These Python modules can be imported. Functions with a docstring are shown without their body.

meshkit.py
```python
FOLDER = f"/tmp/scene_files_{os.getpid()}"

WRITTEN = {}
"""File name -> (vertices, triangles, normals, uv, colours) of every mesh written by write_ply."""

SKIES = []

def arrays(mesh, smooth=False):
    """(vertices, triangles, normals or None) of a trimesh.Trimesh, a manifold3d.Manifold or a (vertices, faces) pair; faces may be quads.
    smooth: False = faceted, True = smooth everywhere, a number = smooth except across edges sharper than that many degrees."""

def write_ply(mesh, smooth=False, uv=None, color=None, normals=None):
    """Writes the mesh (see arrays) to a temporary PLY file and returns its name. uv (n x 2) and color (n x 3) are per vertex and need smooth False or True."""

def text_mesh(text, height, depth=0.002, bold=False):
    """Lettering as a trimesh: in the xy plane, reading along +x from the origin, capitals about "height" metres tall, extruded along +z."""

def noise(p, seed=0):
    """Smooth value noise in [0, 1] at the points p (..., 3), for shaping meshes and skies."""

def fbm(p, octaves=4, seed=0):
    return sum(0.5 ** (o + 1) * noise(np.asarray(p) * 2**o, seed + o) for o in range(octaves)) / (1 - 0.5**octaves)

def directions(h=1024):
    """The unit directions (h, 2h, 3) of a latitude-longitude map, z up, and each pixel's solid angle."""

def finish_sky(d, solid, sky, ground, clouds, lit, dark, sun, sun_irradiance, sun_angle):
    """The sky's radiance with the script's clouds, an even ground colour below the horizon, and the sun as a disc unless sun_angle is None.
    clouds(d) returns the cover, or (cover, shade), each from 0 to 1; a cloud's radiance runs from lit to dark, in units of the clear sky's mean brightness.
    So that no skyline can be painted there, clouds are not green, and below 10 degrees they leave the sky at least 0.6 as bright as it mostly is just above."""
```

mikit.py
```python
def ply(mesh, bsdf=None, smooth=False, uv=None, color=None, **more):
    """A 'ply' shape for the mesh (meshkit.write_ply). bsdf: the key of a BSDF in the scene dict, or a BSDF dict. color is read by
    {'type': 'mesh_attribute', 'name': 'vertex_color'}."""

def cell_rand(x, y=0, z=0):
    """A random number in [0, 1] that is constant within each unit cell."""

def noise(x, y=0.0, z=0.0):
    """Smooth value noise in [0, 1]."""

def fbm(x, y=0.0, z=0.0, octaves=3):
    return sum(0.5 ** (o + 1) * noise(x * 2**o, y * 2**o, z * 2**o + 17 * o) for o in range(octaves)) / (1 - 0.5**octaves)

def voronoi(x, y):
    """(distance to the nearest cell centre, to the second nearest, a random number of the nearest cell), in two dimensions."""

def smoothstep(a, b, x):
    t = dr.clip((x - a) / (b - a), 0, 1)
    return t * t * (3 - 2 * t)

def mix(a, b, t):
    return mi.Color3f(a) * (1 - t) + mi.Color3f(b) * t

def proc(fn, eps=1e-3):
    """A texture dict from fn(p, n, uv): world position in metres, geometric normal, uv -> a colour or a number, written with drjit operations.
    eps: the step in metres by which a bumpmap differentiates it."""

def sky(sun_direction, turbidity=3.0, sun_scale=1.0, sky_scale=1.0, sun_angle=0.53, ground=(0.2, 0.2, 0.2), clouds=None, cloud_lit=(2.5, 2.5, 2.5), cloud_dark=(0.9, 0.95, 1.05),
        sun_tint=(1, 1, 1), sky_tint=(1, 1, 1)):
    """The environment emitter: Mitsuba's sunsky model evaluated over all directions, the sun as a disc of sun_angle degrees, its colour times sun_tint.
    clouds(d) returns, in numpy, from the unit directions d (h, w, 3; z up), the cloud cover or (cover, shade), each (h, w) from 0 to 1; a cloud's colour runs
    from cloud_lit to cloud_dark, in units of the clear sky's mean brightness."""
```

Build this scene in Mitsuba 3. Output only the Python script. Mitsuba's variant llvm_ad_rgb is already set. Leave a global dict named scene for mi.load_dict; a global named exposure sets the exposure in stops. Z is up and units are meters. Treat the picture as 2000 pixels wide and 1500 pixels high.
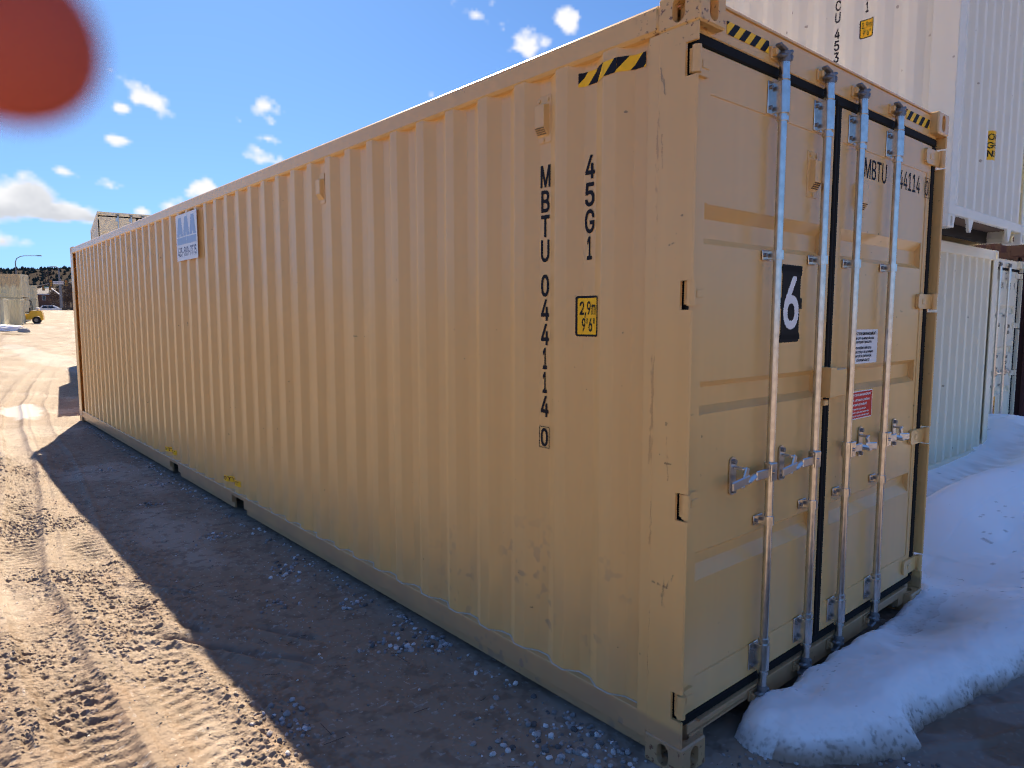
import math, numpy as np, trimesh, drjit as dr, mitsuba as mi, mikit, meshkit
import manifold3d as m3
import shapely, shapely.geometry as sg, shapely.affinity as sa
from mikit import proc, noise, fbm, voronoi, cell_rand, smoothstep, mix
T = mi.ScalarTransform4f
scene, labels = {}, {}

# ------------------------------------------------------------------ camera, sky, exposure
CAM = np.array([-1.4719, 2.1229, 1.7628])
FWD = np.array([0.75307, -0.65077, -0.096858]); RGT = np.array([-0.65389, -0.756589, -0.000621]); UP = np.array([0.072878, -0.063802, 0.995298])
scene['camera'] = dict(type='thinlens', fov=72.525, fov_axis='x', aperture_radius=0.0018, focus_distance=4.2, near_clip=0.01, far_clip=30000.0,
                       to_world=T().look_at(origin=CAM.tolist(), target=(CAM + FWD).tolist(), up=[0, 0, 1]))
exposure = 2.85

def cloud_cover(d):
    az, el = np.degrees(np.arctan2(d[..., 1], d[..., 0])), np.degrees(np.arcsin(np.clip(d[..., 2], -1, 1)))
    q = d / np.maximum(d[..., 2:3] + 0.12, 0.05)
    n1 = meshkit.fbm(q * 4.2 + 7.3, 6, 3); n2 = meshkit.fbm(d * 26 + 3.1, 5, 11); n3 = meshkit.fbm(d * 75 + 9.7, 4, 5)
    cover = np.clip((n1 - 0.655) * 9, 0, 1) * np.clip((n2 - 0.3) * 4, 0, 1) * np.clip((el - 4) / 8, 0, 1) * (np.hypot(az + 32, (el - 14) * 1.3) > 32)
    shade = np.zeros_like(cover)
    wisps = [(-14.1, 14.9, 1.9, 0.75, -38), (-12.4, 14.1, 0.6, 0.35, 0), (-22.0, 15.2, 1.7, 0.8, 12), (-38.6, 22.1, 1.7, 0.85, -30), (-42.2, 20.5, 2.1, 1.0, -8),
             (-45.2, 21.8, 0.9, 0.6, -60), (-21.9, 11.6, 1.5, 0.5, -18), (-17.9, 9.3, 1.5, 0.75, -5), (-12.1, 12.1, 0.8, 0.35, -10), (-15.1, 8.0, 1.2, 0.75, -30),
             (-11.5, 8.9, 1.1, 0.5, -25), (-8.8, 9.7, 0.7, 0.3, -20), (-13.2, 7.5, 0.7, 0.5, -20), (-34.5, 16.9, 0.4, 0.3, 0), (-22.1, 13.1, 0.6, 0.3, 0)]
    for a, e, w, h, r in wisps:
        x, y = -(az - a) * math.cos(math.radians(e)), el - e
        c, s = math.cos(math.radians(r)), math.sin(math.radians(r))
        u, v = (x * c + y * s) / w, (-x * s + y * c) / h
        g = 1 - np.sqrt(u * u + v * v)
        cover = np.maximum(cover, np.clip((g * 0.8 + (n2 - 0.5) * 2.3 + (n3 - 0.5) * 1.7 - 0.03) * 1.9, 0, 1) * (g > -0.6))
    for a, e, w, h in [(-4.6, 7.3, 4.3, 1.9), (-8.0, 6.9, 3.3, 0.9), (-4.0, 4.9, 2.2, 0.8), (1.5, 6.9, 5.0, 1.8), (9.0, 8.5, 6.0, 2.2), (-58.0, 7.0, 5.0, 1.5), (24.0, 9.0, 7.0, 2.5)]:
        u, v = (az - a) * math.cos(math.radians(e)) / w, (el - e) / h
        g = 1 - np.sqrt(u * u + np.where(v < 0, v * 1.5, v) ** 2)
        k = np.clip((g * 1.0 + (n2 - 0.5) * 1.3 + (n3 - 0.5) * 0.5) * 3.0, 0, 1) * (g > -0.5)
        shade = np.maximum(shade, np.clip(0.45 - v * 0.7 + (n2 - 0.5) * 2.2, 0, 0.75) * k * (g > 0.05))
        cover = np.maximum(cover, k)
    return cover, shade

SUN = np.array([3.2, -1.065, 2.896]); SUN /= np.linalg.norm(SUN)
scene['sky'] = mikit.sky(SUN.tolist(), turbidity=2.2, sun_scale=1.0, sky_scale=1.0, ground=(0.34, 0.28, 0.21), clouds=cloud_cover, cloud_lit=(3.3, 3.3, 3.35), cloud_dark=(1.9, 2.0, 2.2), sky_tint=(0.29, 0.42, 0.635))

# ------------------------------------------------------------------ helpers
def add(key, mesh, bsdf, to_world=None, smooth=False, color=None):
    """one entry of the scene; mesh may be a mesh or a ready ply dict"""
    k, n = key, 1
    while k in scene:
        k = f'{key}_{n:03d}'; n += 1
    d = dict(mesh) if isinstance(mesh, dict) else mikit.ply(mesh, None, smooth=smooth, color=color)
    d['bsdf'] = {'type': 'ref', 'id': bsdf}
    if to_world is not None:
        d['to_world'] = to_world
    scene[k] = d
    return k

def free(key):
    k, n = key, 1
    while k in labels or k in scene:
        k = f'{key}_{n:03d}'; n += 1
    return k

def tag(key, label=None, category=None, group=None, kind=None):
    labels[key] = {a: b for a, b in dict(label=label, category=category, group=group, kind=kind).items() if b}
    return key

cat = lambda ms: trimesh.util.concatenate([m for m in ms if m is not None])

def box(x0, x1, y0, y1, z0, z1, b=0.0):
    lo, hi = np.minimum([x0, y0, z0], [x1, y1, z1]), np.maximum([x0, y0, z0], [x1, y1, z1])
    if b <= 0:
        m = trimesh.creation.box(hi - lo); m.apply_translation((lo + hi) / 2); return m
    b = min(b, (hi - lo).min() * 0.45)
    pts = []
    for i in range(3):
        l, h = lo + b, hi - b
        l[i], h[i] = lo[i], hi[i]
        pts += [[(l, h)[a][0], (l, h)[c][1], (l, h)[e][2]] for a in (0, 1) for c in (0, 1) for e in (0, 1)]
    return trimesh.convex.convex_hull(np.array(pts))

def obox(center, size, rot=None, b=0.0):
    m = box(*np.ravel([[-s / 2, s / 2] for s in size]), b=b)
    if rot is not None:
        m.apply_transform(trimesh.transformations.euler_matrix(*np.radians(rot)))
    m.apply_translation(center); return m

def tube(p0, p1, r, n=12, r1=None):
    p0, p1 = np.array(p0, float), np.array(p1, float)
    if r1 is None:
        return trimesh.creation.cylinder(radius=r, segment=[p0, p1], sections=n)
    h = np.linalg.norm(p1 - p0)
    m = trimesh.creation.revolve([[0, 0], [r, 0], [r1, h], [0, h]], sections=n)
    m.apply_transform(trimesh.geometry.align_vectors([0, 0, 1], (p1 - p0) / h)); m.apply_translation(p0); return m

def path_tube(pts, radii, n=8):
    pts = np.array(pts, float); radii = np.broadcast_to(radii, len(pts))
    return cat([tube(a, b, ra, n, rb) for a, b, ra, rb in zip(pts[:-1], pts[1:], radii[:-1], radii[1:])] + [trimesh.creation.icosphere(1, r).apply_translation(p) for p, r in zip(pts[1:-1], radii[1:-1])])

def man(m):
    return m3.Manifold(m3.Mesh(np.asarray(m.vertices, np.float32), np.asarray(m.faces, np.uint32)))

def unman(m):
    k = m.to_mesh(); return trimesh.Trimesh(k.vert_properties[:, :3], k.tri_verts, process=False)

def cut(m, *holes):
    r = man(m)
    for h in holes:
        r = r - man(h)
    return unman(r)

def prism(poly, a, b, plane='xz'):
    """extrudes a shapely polygon between a and b along the axis missing in plane"""
    m = trimesh.creation.extrude_polygon(poly, abs(b - a), engine='earcut'); lo = min(a, b)
    v = m.vertices.copy()
    if plane == 'xz': m.vertices = np.stack([v[:, 0], lo + v[:, 2], v[:, 1]], 1); m.invert()
    elif plane == 'yz': m.vertices = np.stack([lo + v[:, 2], v[:, 0], v[:, 1]], 1)
    else: m.vertices = v + [0, 0, lo]
    return m

def oval(cx, cz, w, h):
    return sg.LineString([(cx, cz - (h - w) / 2), (cx, cz + (h - w) / 2)]).buffer(w / 2, 8)

def text_poly(text, height, xs=1.0, bold=False):
    """lettering as shapely polygons, centred on the origin"""
    m = meshkit.text_mesh(text, height, 0.001, bold)
    f = m.triangles[m.face_normals[:, 2] > 0.9]
    g = shapely.union_all([sg.Polygon(t[:, :2]).buffer(height * 0.002) for t in f])
    b = g.bounds
    return sa.scale(sa.translate(g, -(b[0] + b[2]) / 2, -height / 2), xs, 1, origin=(0, 0))

def fit_text(text, width, height, bold=False):
    g = text_poly(text, height, 1, bold); b = g.bounds
    return sa.scale(g, width / (b[2] - b[0]), 1, origin=(0, 0))

def polys(g):
    return [p for p in getattr(g, 'geoms', [g]) if p.geom_type == 'Polygon' and p.area > 1e-9]

def flat_mesh(g, depth=0.0):
    """a thin solid from polygons in its own (u, v) plane, w up"""
    return cat([trimesh.creation.extrude_polygon(p, depth, engine='earcut') for p in polys(g)])

def on_side(g, y, depth=0.0008):
    """polygons drawn in (-x, z) as read from the left side of a container; returns a mesh whose face looks along +y"""
    m = flat_mesh(g, depth); v = m.vertices
    m.vertices = np.stack([-v[:, 0], y + v[:, 2], v[:, 1]], 1); return m

def on_door(g, x, depth=0.0008):
    """polygons in (-y, z) as read from the door end, face looking along -x"""
    m = flat_mesh(g, depth); v = m.vertices
    m.vertices = np.stack([x - v[:, 2], -v[:, 0], v[:, 1]], 1); return m

def corrugation(edges, per, depth, s0, s1, rnd=0.006):
    """profile of a corrugated panel: (s, d) with d = 0 on outer flats, -depth on inner ones; edges are the far ends of the outer flats"""
    pts = []
    for e, p in zip(edges, per):
        k = p / 0.278
        pts += [(e - 0.072 * k - 0.068 * k, -depth), (e - 0.072 * k, 0), (e, 0), (e + 0.068 * k, -depth)]
    pts = [(s0, pts[0][1])] + [p for p in pts if s0 + 0.01 < p[0] < s1 - 0.01] + [(s1, -depth)]
    pts = np.array(pts); out = [pts[0]]
    for a, b, c in zip(pts[:-2], pts[1:-1], pts[2:]):
        u, w = (a - b) / np.linalg.norm(a - b), (c - b) / np.linalg.norm(c - b)
        p, q = b + u * rnd, b + w * rnd
        out += [p, (p + 2 * b + q) / 4, q]
    return pts, np.array(out + [pts[-1]])

def sheet(profile, z0, z1, nz=1, wave=None):
    """corrugated sheet: s along x, d along y"""
    zs = np.linspace(z0, z1, nz + 1); n = len(profile)
    v = np.array([[s, d, z] for z in zs for s, d in profile], float)
    if wave is not None: v[:, 1] += wave(v)
    i = np.arange(n - 1)
    f = np.concatenate([np.stack([i + k * n, i + 1 + k * n, i + 1 + (k + 1) * n, i + (k + 1) * n], 1) for k in range(nz)])
    return trimesh.Trimesh(v, np.vstack([f[:, [0, 2, 1]], f[:, [0, 3, 2]]]), process=False)

def wrap(g, pts, off, axis='side'):
    """lays polygons given in (s, z) onto a corrugated profile"""
    ms = []
    for (s0, d0), (s1, d1) in zip(pts[:-1], pts[1:]):
        part = g.intersection(sg.box(s0, -50, s1, 50))
        for p in polys(part):
            v, f = trimesh.creation.triangulate_polygon(p, engine='earcut')
            d = d0 + (d1 - d0) * (v[:, 0] - s0) / (s1 - s0)
            nrm = np.array([-(d1 - d0), s1 - s0]); nrm = nrm / np.linalg.norm(nrm)
            ms.append(trimesh.Trimesh(np.stack([v[:, 0] + nrm[0] * off, d + nrm[1] * off, v[:, 1]], 1), f[:, ::-1], process=False))
    return cat(ms)

def matrix(x, y, z, az=0.0, s=(1, 1, 1)):
    return T().translate([x, y, z]).rotate([0, 0, 1], az).scale(list(s))

# ------------------------------------------------------------------ materials
def seg(p, q, a, b):
    """distance to the segment a-b in the plane of the coordinates p, q"""
    ax, ay = a; bx, by = b
    dx, dy = bx - ax, by - ay
    t = dr.clip(((p - ax) * dx + (q - ay) * dy) / (dx * dx + dy * dy), 0, 1)
    return dr.sqrt(dr.square(p - ax - t * dx) + dr.square(q - ay - t * dy))

SCRATCHES = [((0.162, 2.655), (0.138, 2.56), .004, 0), ((0.167, 2.5), (0.172, 2.25), .007, 1), ((0.170, 2.25), (0.168, 2.08), .004, 1), ((0.173, 1.62), (0.176, 1.2), .009, 1), ((0.15, 2.42), (0.148, 2.30), .003, 1),
             ((0.168, 1.05), (0.171, 0.88), .005, 1), ((0.150, 0.74), (0.085, 0.735), .005, 0), ((0.104, 0.77), (0.100, 0.66), .009, 0), ((0.085, 0.735), (0.055, 0.79), .004, 0), ((0.10, 1.31), (0.095, 1.15), .004, 1),
             ((0.112, 2.02), (0.075, 2.03), .003, 0), ((0.172, 2.075), (0.166, 2.00), .004, 1), ((0.165, 0.62), (0.168, 0.3), .003, 1)]

def tan_fn(p, n, uv):
    x, y, z = p.x, p.y, p.z
    big = fbm(x * 0.9, y * 0.9, z * 0.7, 3)
    streak = fbm(x * 22 + y * 22, z * 0.7, 3.0, 2)
    c = mix((0.63, 0.38, 0.135), (0.70, 0.44, 0.168), dr.clip(big * 0.8 + streak * 0.4 - 0.1, 0, 1))
    dust = (1 - smoothstep(0.05, 1.0, z)) * dr.clip(fbm(x * 6, y * 6, z * 4, 3) * 1.6 - 0.45, 0, 1)
    c = mix(c, mi.Color3f(0.42, 0.30, 0.20), dust * 0.3)
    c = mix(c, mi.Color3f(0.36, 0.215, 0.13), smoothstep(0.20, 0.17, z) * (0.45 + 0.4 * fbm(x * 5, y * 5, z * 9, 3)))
    sp = fbm(x * 26, y * 26, z * 20, 2); zone = smoothstep(0.27, 0.30, x) * smoothstep(-0.06, -0.05, y) * smoothstep(0.95, 0.35, z) * smoothstep(1.9, 0.9, x) * smoothstep(0.62, 0.75, fbm(x * 3.2 + 5, y * 3, z * 2.6, 2) + 0.18)
    c = mix(c, mi.Color3f(0.20, 0.16, 0.15), smoothstep(0.58, 0.70, sp) * zone * 0.5)
    fleck = smoothstep(0.93, 0.955, noise(x * 38, y * 38, z * 33)) * smoothstep(0.66, 0.78, noise(x * 3 + 9, y * 3, z * 2.4))
    c = mix(c, mi.Color3f(0.09, 0.06, 0.04), fleck * 0.6)
    wob = (noise(x * 90, z * 60, 1.0) - 0.5) * 0.009
    on = smoothstep(-0.03, -0.01, y) * smoothstep(0.45, 0.3, x)
    for a, b, w, rust in SCRATCHES:
        m = (1 - smoothstep(w * 0.5, w * 1.25, seg(x + wob, z, a, b))) * on * smoothstep(0.38, 0.66, fbm(x * 110, z * 22, 2.0, 3))
        c = mix(c, mi.Color3f(0.20, 0.075, 0.03) if rust else mi.Color3f(0.06, 0.045, 0.04), m * (0.36 if rust else 0.5))
    corner = smoothstep(0.72, 0.84, fbm(x * 75, y * 75, z * 60, 4) + 0.16 * (1 - smoothstep(0.0, 0.14, z)) + 0.10 * smoothstep(2.74, 2.80, z)) * smoothstep(0.3, 0.2, x) * (smoothstep(0.16, 0.1, z) + smoothstep(2.70, 2.76, z)) * smoothstep(-0.2, -0.15, y)
    return mix(c, mi.Color3f(0.16, 0.065, 0.035), dr.clip(corner, 0, 1) * 0.85)

def cream_fn(p, n, uv):
    s = fbm(p.x * 9 + p.y * 9, p.z * 0.5, 1.0, 3); b = fbm(p.x * 0.6, p.y * 0.6, p.z * 0.6, 2)
    c = mix((0.75, 0.68, 0.50), (0.82, 0.75, 0.56), dr.clip(b * 0.7 + s * 0.5 - 0.1, 0, 1))
    spot = smoothstep(0.93, 0.96, noise(p.x * 14, p.y * 14, p.z * 12)) * 0.6
    return mix(c, mi.Color3f(0.22, 0.14, 0.08), spot)

def far_fn(p, n, uv):
    s = fbm(p.x * 2.2 + p.y * 2.2, p.z * 0.25, 1.0, 3); r = smoothstep(0.60, 0.72, fbm(p.x * 1.1 + 4, p.y * 1.1, p.z * 0.35, 3))
    return mix(mix((0.60, 0.54, 0.33), (0.72, 0.66, 0.44), s), mi.Color3f(0.36, 0.2, 0.09), r * 0.5)

def galv_fn(p, n, uv):
    return mix((0.50, 0.48, 0.45), (0.76, 0.74, 0.70), fbm(p.x * 60, p.y * 60, p.z * 38, 3) * 1.2 - 0.1)

def ground_fn(p, n, uv):
    x, y = p.x, p.y
    a = fbm(x * 0.23 + 3, y * 0.55, 0.5, 3); b = fbm(x * 2.4, y * 5.2, 1.5, 3); g = fbm(x * 17, y * 17, 2.0, 3); f = noise(x * 120, y * 120, 4.0)
    c = mix((0.205, 0.148, 0.104), (0.33, 0.262, 0.195), dr.clip(a * 1.5 - 0.3, 0, 1))
    c = mix(c, mi.Color3f(0.23, 0.145, 0.09), smoothstep(0.5, 0.72, b) * 0.4)
    c = mix(c, mi.Color3f(0.42, 0.36, 0.30), smoothstep(0.52, 0.72, fbm(x * 0.8 + 9, y * 1.6, 3.0, 4)) * 0.55)
    c = mix(c, mi.Color3f(0.09, 0.065, 0.045), smoothstep(0.50, 0.74, g) * 0.42)
    gr = smoothstep(0.80, 0.9, noise(x * 55, y * 55, 9.0))
    c = mix(c, mi.Color3f(0.5, 0.47, 0.44), gr * 0.5 * f)
    ex, ey = (x - 14.2) / 1.25, (y - 0.62 + 0.05 * (x - 14.2)) / 0.3
    ice = smoothstep(1.15, 0.6, dr.sqrt(ex * ex + ey * ey) + (fbm(x * 1.7, y * 3.4, 7.0, 3) - 0.5) * 1.3)
    ice = dr.maximum(ice, smoothstep(0.66, 0.74, fbm(x * 0.12 + 2, y * 0.5, 11.0, 4)) * smoothstep(20, 26, x) * 0.4)
    ice = dr.maximum(ice, smoothstep(0.50, 0.60, fbm(x * 3.2 + 1, y * 3.2, 21.0, 3)) * smoothstep(-0.25, -0.45, x) * smoothstep(-0.5, -0.75, y) * 0.22)
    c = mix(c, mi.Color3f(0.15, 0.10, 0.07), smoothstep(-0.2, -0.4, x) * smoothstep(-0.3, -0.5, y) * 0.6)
    c = mix(c, mi.Color3f(0.42, 0.415, 0.41), ice)
    return c

def ground_bump(p, n, uv):
    x, y = p.x, p.y
    return fbm(x * 38, y * 38, 1.0, 4) * 0.011 + noise(x * 150, y * 150, 3.0) * 0.0022

def far_ground_fn(p, n, uv):
    return mix((0.10, 0.075, 0.05), (0.17, 0.13, 0.09), fbm(p.x * 0.05, p.y * 0.05, p.z * 0.05, 4))

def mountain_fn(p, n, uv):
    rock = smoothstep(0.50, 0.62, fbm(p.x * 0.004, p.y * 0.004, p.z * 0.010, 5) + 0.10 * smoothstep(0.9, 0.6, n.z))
    return mix((0.80, 0.83, 0.88), (0.17, 0.20, 0.27), rock)  # bluish rock stands for distant haze, painted into the colour

def mat(key, color=None, rough=0.5, metal=0.0, spec=0.5, fn=None, eps=1e-3, bump=None, bump_eps=1e-3, **more):
    col = proc(fn) if fn else {'type': 'rgb', 'value': list(color)}
    d = dict(type='principled', base_color=col, roughness=rough, metallic=metal, specular=spec, **more)
    if bump: d = dict(type='bumpmap', arbitrary=proc(bump, bump_eps), bsdf=d, scale=1.0)
    scene[key] = dict(type='twosided', bsdf=d)

mat('tan_paint', fn=tan_fn, rough=0.26, spec=0.55, clearcoat=0.25, clearcoat_gloss=0.85)
mat('cream_paint', fn=cream_fn, rough=0.5)
mat('far_cream', fn=far_fn, rough=0.6)
def pale_fn(p, n, uv):
    return cream_fn(p, n, uv) * mi.Color3f(1.0, 1.07, 1.22)
mat('pale_paint', fn=pale_fn, rough=0.5)
mat('white_paint', (0.66, 0.65, 0.60), 0.5)
mat('grey_paint', (0.24, 0.235, 0.22), 0.55)
mat('maroon_paint', (0.060, 0.018, 0.018), 0.5)
mat('rubber', (0.010, 0.010, 0.010), 0.7, spec=0.15)
mat('dark_void', (0.012, 0.012, 0.013), 0.8)
mat('galvanised', fn=galv_fn, rough=0.22, metal=0.97)
mat('steel', (0.60, 0.60, 0.60), 0.27, 0.95)
mat('dull_steel', (0.22, 0.22, 0.23), 0.5, 0.7)
mat('wood_floor', (0.16, 0.10, 0.06), 0.8)
mat('ink', (0.010, 0.010, 0.014), 0.6, spec=0.2)
mat('yellow_print', (0.90, 0.52, 0.02), 0.5, spec=0.25)
mat('orange_print', (0.78, 0.33, 0.03), 0.5)
mat('white_print', (0.82, 0.82, 0.80), 0.5, spec=0.3)
mat('board_white', (0.62, 0.64, 0.68), 0.35)
mat('red_print', (0.60, 0.035, 0.025), 0.5, spec=0.25)
mat('blue_print', (0.24, 0.36, 0.56), 0.4)
mat('navy_print', (0.035, 0.055, 0.14), 0.4)
mat('black_sheet', (0.012, 0.012, 0.012), 0.65, spec=0.2)
mat('caulk', (0.50, 0.46, 0.38), 0.6)
scene['stone'] = dict(type='twosided', bsdf=dict(type='principled', base_color={'type': 'mesh_attribute', 'name': 'vertex_color'}, roughness=0.8, specular=0.3))
mat('rubble_stone', (0.34, 0.33, 0.32), 0.8)
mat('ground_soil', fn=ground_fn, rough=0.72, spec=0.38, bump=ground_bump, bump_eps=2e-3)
mat('hill_soil', fn=far_ground_fn, rough=0.9)
mat('mountain_hazed', fn=mountain_fn, rough=0.9)
mat('snow_far', (0.84, 0.85, 0.88), 0.8)
mat('asphalt', (0.06, 0.06, 0.062), 0.8)
mat('dry_grass_blade', (0.34, 0.25, 0.08), 0.8)
mat('forklift_yellow', (0.66, 0.40, 0.02), 0.35)
mat('black_metal', (0.02, 0.02, 0.022), 0.45)
mat('tyre', (0.018, 0.018, 0.019), 0.8)
mat('car_paint', (0.62, 0.66, 0.72), 0.22, clearcoat=0.6)
mat('car_glass', (0.02, 0.022, 0.026), 0.08)
mat('dark_red', (0.20, 0.02, 0.015), 0.4)
mat('brick_brown', (0.105, 0.055, 0.04), 0.8)
mat('roof_grey', (0.24, 0.23, 0.22), 0.8)
mat('trim_white', (0.6, 0.6, 0.6), 0.6)
mat('signal_yellow', (0.50, 0.26, 0.03), 0.5)
mat('sign_green', (0.01, 0.13, 0.10), 0.45)
mat('pole_grey', (0.18, 0.19, 0.21), 0.5, 0.4)
mat('wood_pole', (0.08, 0.06, 0.05), 0.9)
mat('twig', (0.085, 0.062, 0.05), 0.9)
mat('evergreen', (0.022, 0.032, 0.022), 0.9)
scene['snow'] = dict(type='twosided', bsdf=dict(type='principled', base_color={'type': 'mesh_attribute', 'name': 'vertex_color'}, roughness=0.75, specular=0.3))
scene['skin'] = dict(type='principledthin', base_color={'type': 'rgb', 'value': [0.58, 0.185, 0.14]}, roughness=0.55, diff_trans=1.0, spec_trans=0.0, eta=1.4)
mat('nail_skin', (0.5, 0.22, 0.17), 0.35)
# ------------------------------------------------------------------ shipping containers
W = 2.438
ks = np.arange(42)
_m = {0: .452, 1: .717, 2: .978, 3: 1.249, 4: 1.506, 5: 1.770, 6: 2.041, 7: 2.310, 8: 2.592, 9: 2.849, 10: 3.121, 11: 3.410, 12: 3.696, 13: 3.936, 14: 4.225, 15: 4.515, 16: 4.789, 17: 5.041, 18: 5.336,
      19: 5.618, 20: 5.897, 21: 6.168, 22: 6.455, 23: 6.715, 24: 7.005, 25: 7.312, 26: 7.603, 27: 7.855, 28: 8.099, 29: 8.436, 30: 8.707, 31: 8.968, 32: 9.218, 33: 9.502, 34: 9.800, 35: 10.032, 36: 10.301, 37: 10.608, 38: 10.900, 39: 11.205, 40: 11.458, 41: 11.787}
_c = np.polyfit(list(_m), list(_m.values()), 3)
MAIN_EDGES = np.polyval(_c, ks); MAIN_PER = np.polyval(np.polyder(_c), ks)

def casting():
    b = box(0, .178, 0, -.162, 0, .118, .007)
    return cut(b, box(.03, .15, -.03, -.134, .022, .096), prism(oval(.089, .059, .054, .088), -.2, .1), prism(oval(-.085, .059, .052, .088), -.1, .3, 'yz'),
               prism(sg.LineString([(.06, -.081), (.118, -.081)]).buffer(.03), -.1, .2, 'xy'))
CASTING = mikit.ply(casting(), None, smooth=30)

def post_mesh(h, dooring):
    if dooring:
        zs = [(2.60, 2.715), (1.785, 1.89), (1.005, 1.11), (.225, .335)]
        plate = cut(box(.004, .172, -.013, 0, .116, h - .116, .012), *[box(-.02, .056, -.05, .05, a * (h - .236) / 2.66 + .0, b * (h - .236) / 2.66) for a, b in zs])
        return cat([plate, box(.165, .222, -.05, -.004, .118, h - .118, .004), box(.105, .17, -.085, -.013, .118, h - .118)])
    return cat([box(.0, .215, -.012, 0, .116, h - .116, .005), box(.0, .012, -.165, -.012, .116, h - .116)])

def top_rail(L, h): return box(.176, L - .176, -.062, -.002, h - .112, h - .012, .012)
def bottom_rail(L, pockets):
    r = cat([box(.176, L - .176, -.046, -.006, .085, .188, .003), box(.176, L - .176, -.05, -.03, .03, .0845)])
    holes = [box(a, b, -.3, .1, .0, .155) for a, b in pockets]
    if holes:
        r = cat([cut(m, *holes) for m in r.split()])
    return r

_cache = {}
def panel_wave(v, h=2.896):
    return (meshkit.fbm(v * [.9, 0, .9], 3, 17) - .5) * .007 * np.clip((v[:, 2] - .189) / .3, 0, 1) * np.clip((h - .100 - v[:, 2]) / .3, 0, 1)
def waved(m):
    m.vertices = m.vertices + np.column_stack([np.zeros(len(m.vertices)), panel_wave(m.vertices) + .0008, np.zeros(len(m.vertices))]); return m
def piece(name, fn):
    if name not in _cache: _cache[name] = fn()
    return _cache[name]

def mirror(m):
    k = m.copy(); k.vertices[:, 1] = -W - k.vertices[:, 1]; k.invert(); return k
def flip(m, L):
    k = m.copy(); k.vertices[:, 0] = L - k.vertices[:, 0]; k.invert(); return k

def end_sheet(h, x0=0.0):
    n = 9; per = [.243] * n
    pts, prof = corrugation([.26 + .243 * i for i in range(n)], per, .055, .15, W - .15)
    m = sheet(prof, .2, h - .11); v = m.vertices
    m.vertices = np.stack([x0 + .012 - v[:, 1], -v[:, 0], v[:, 2]], 1)
    return pts, m

def add_parts(key, parts, M, paint):
    for suffix, pl, b in parts:
        add(f'{key}__{suffix}', pl, paint if b == 'PAINT' else b, M)

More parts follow.
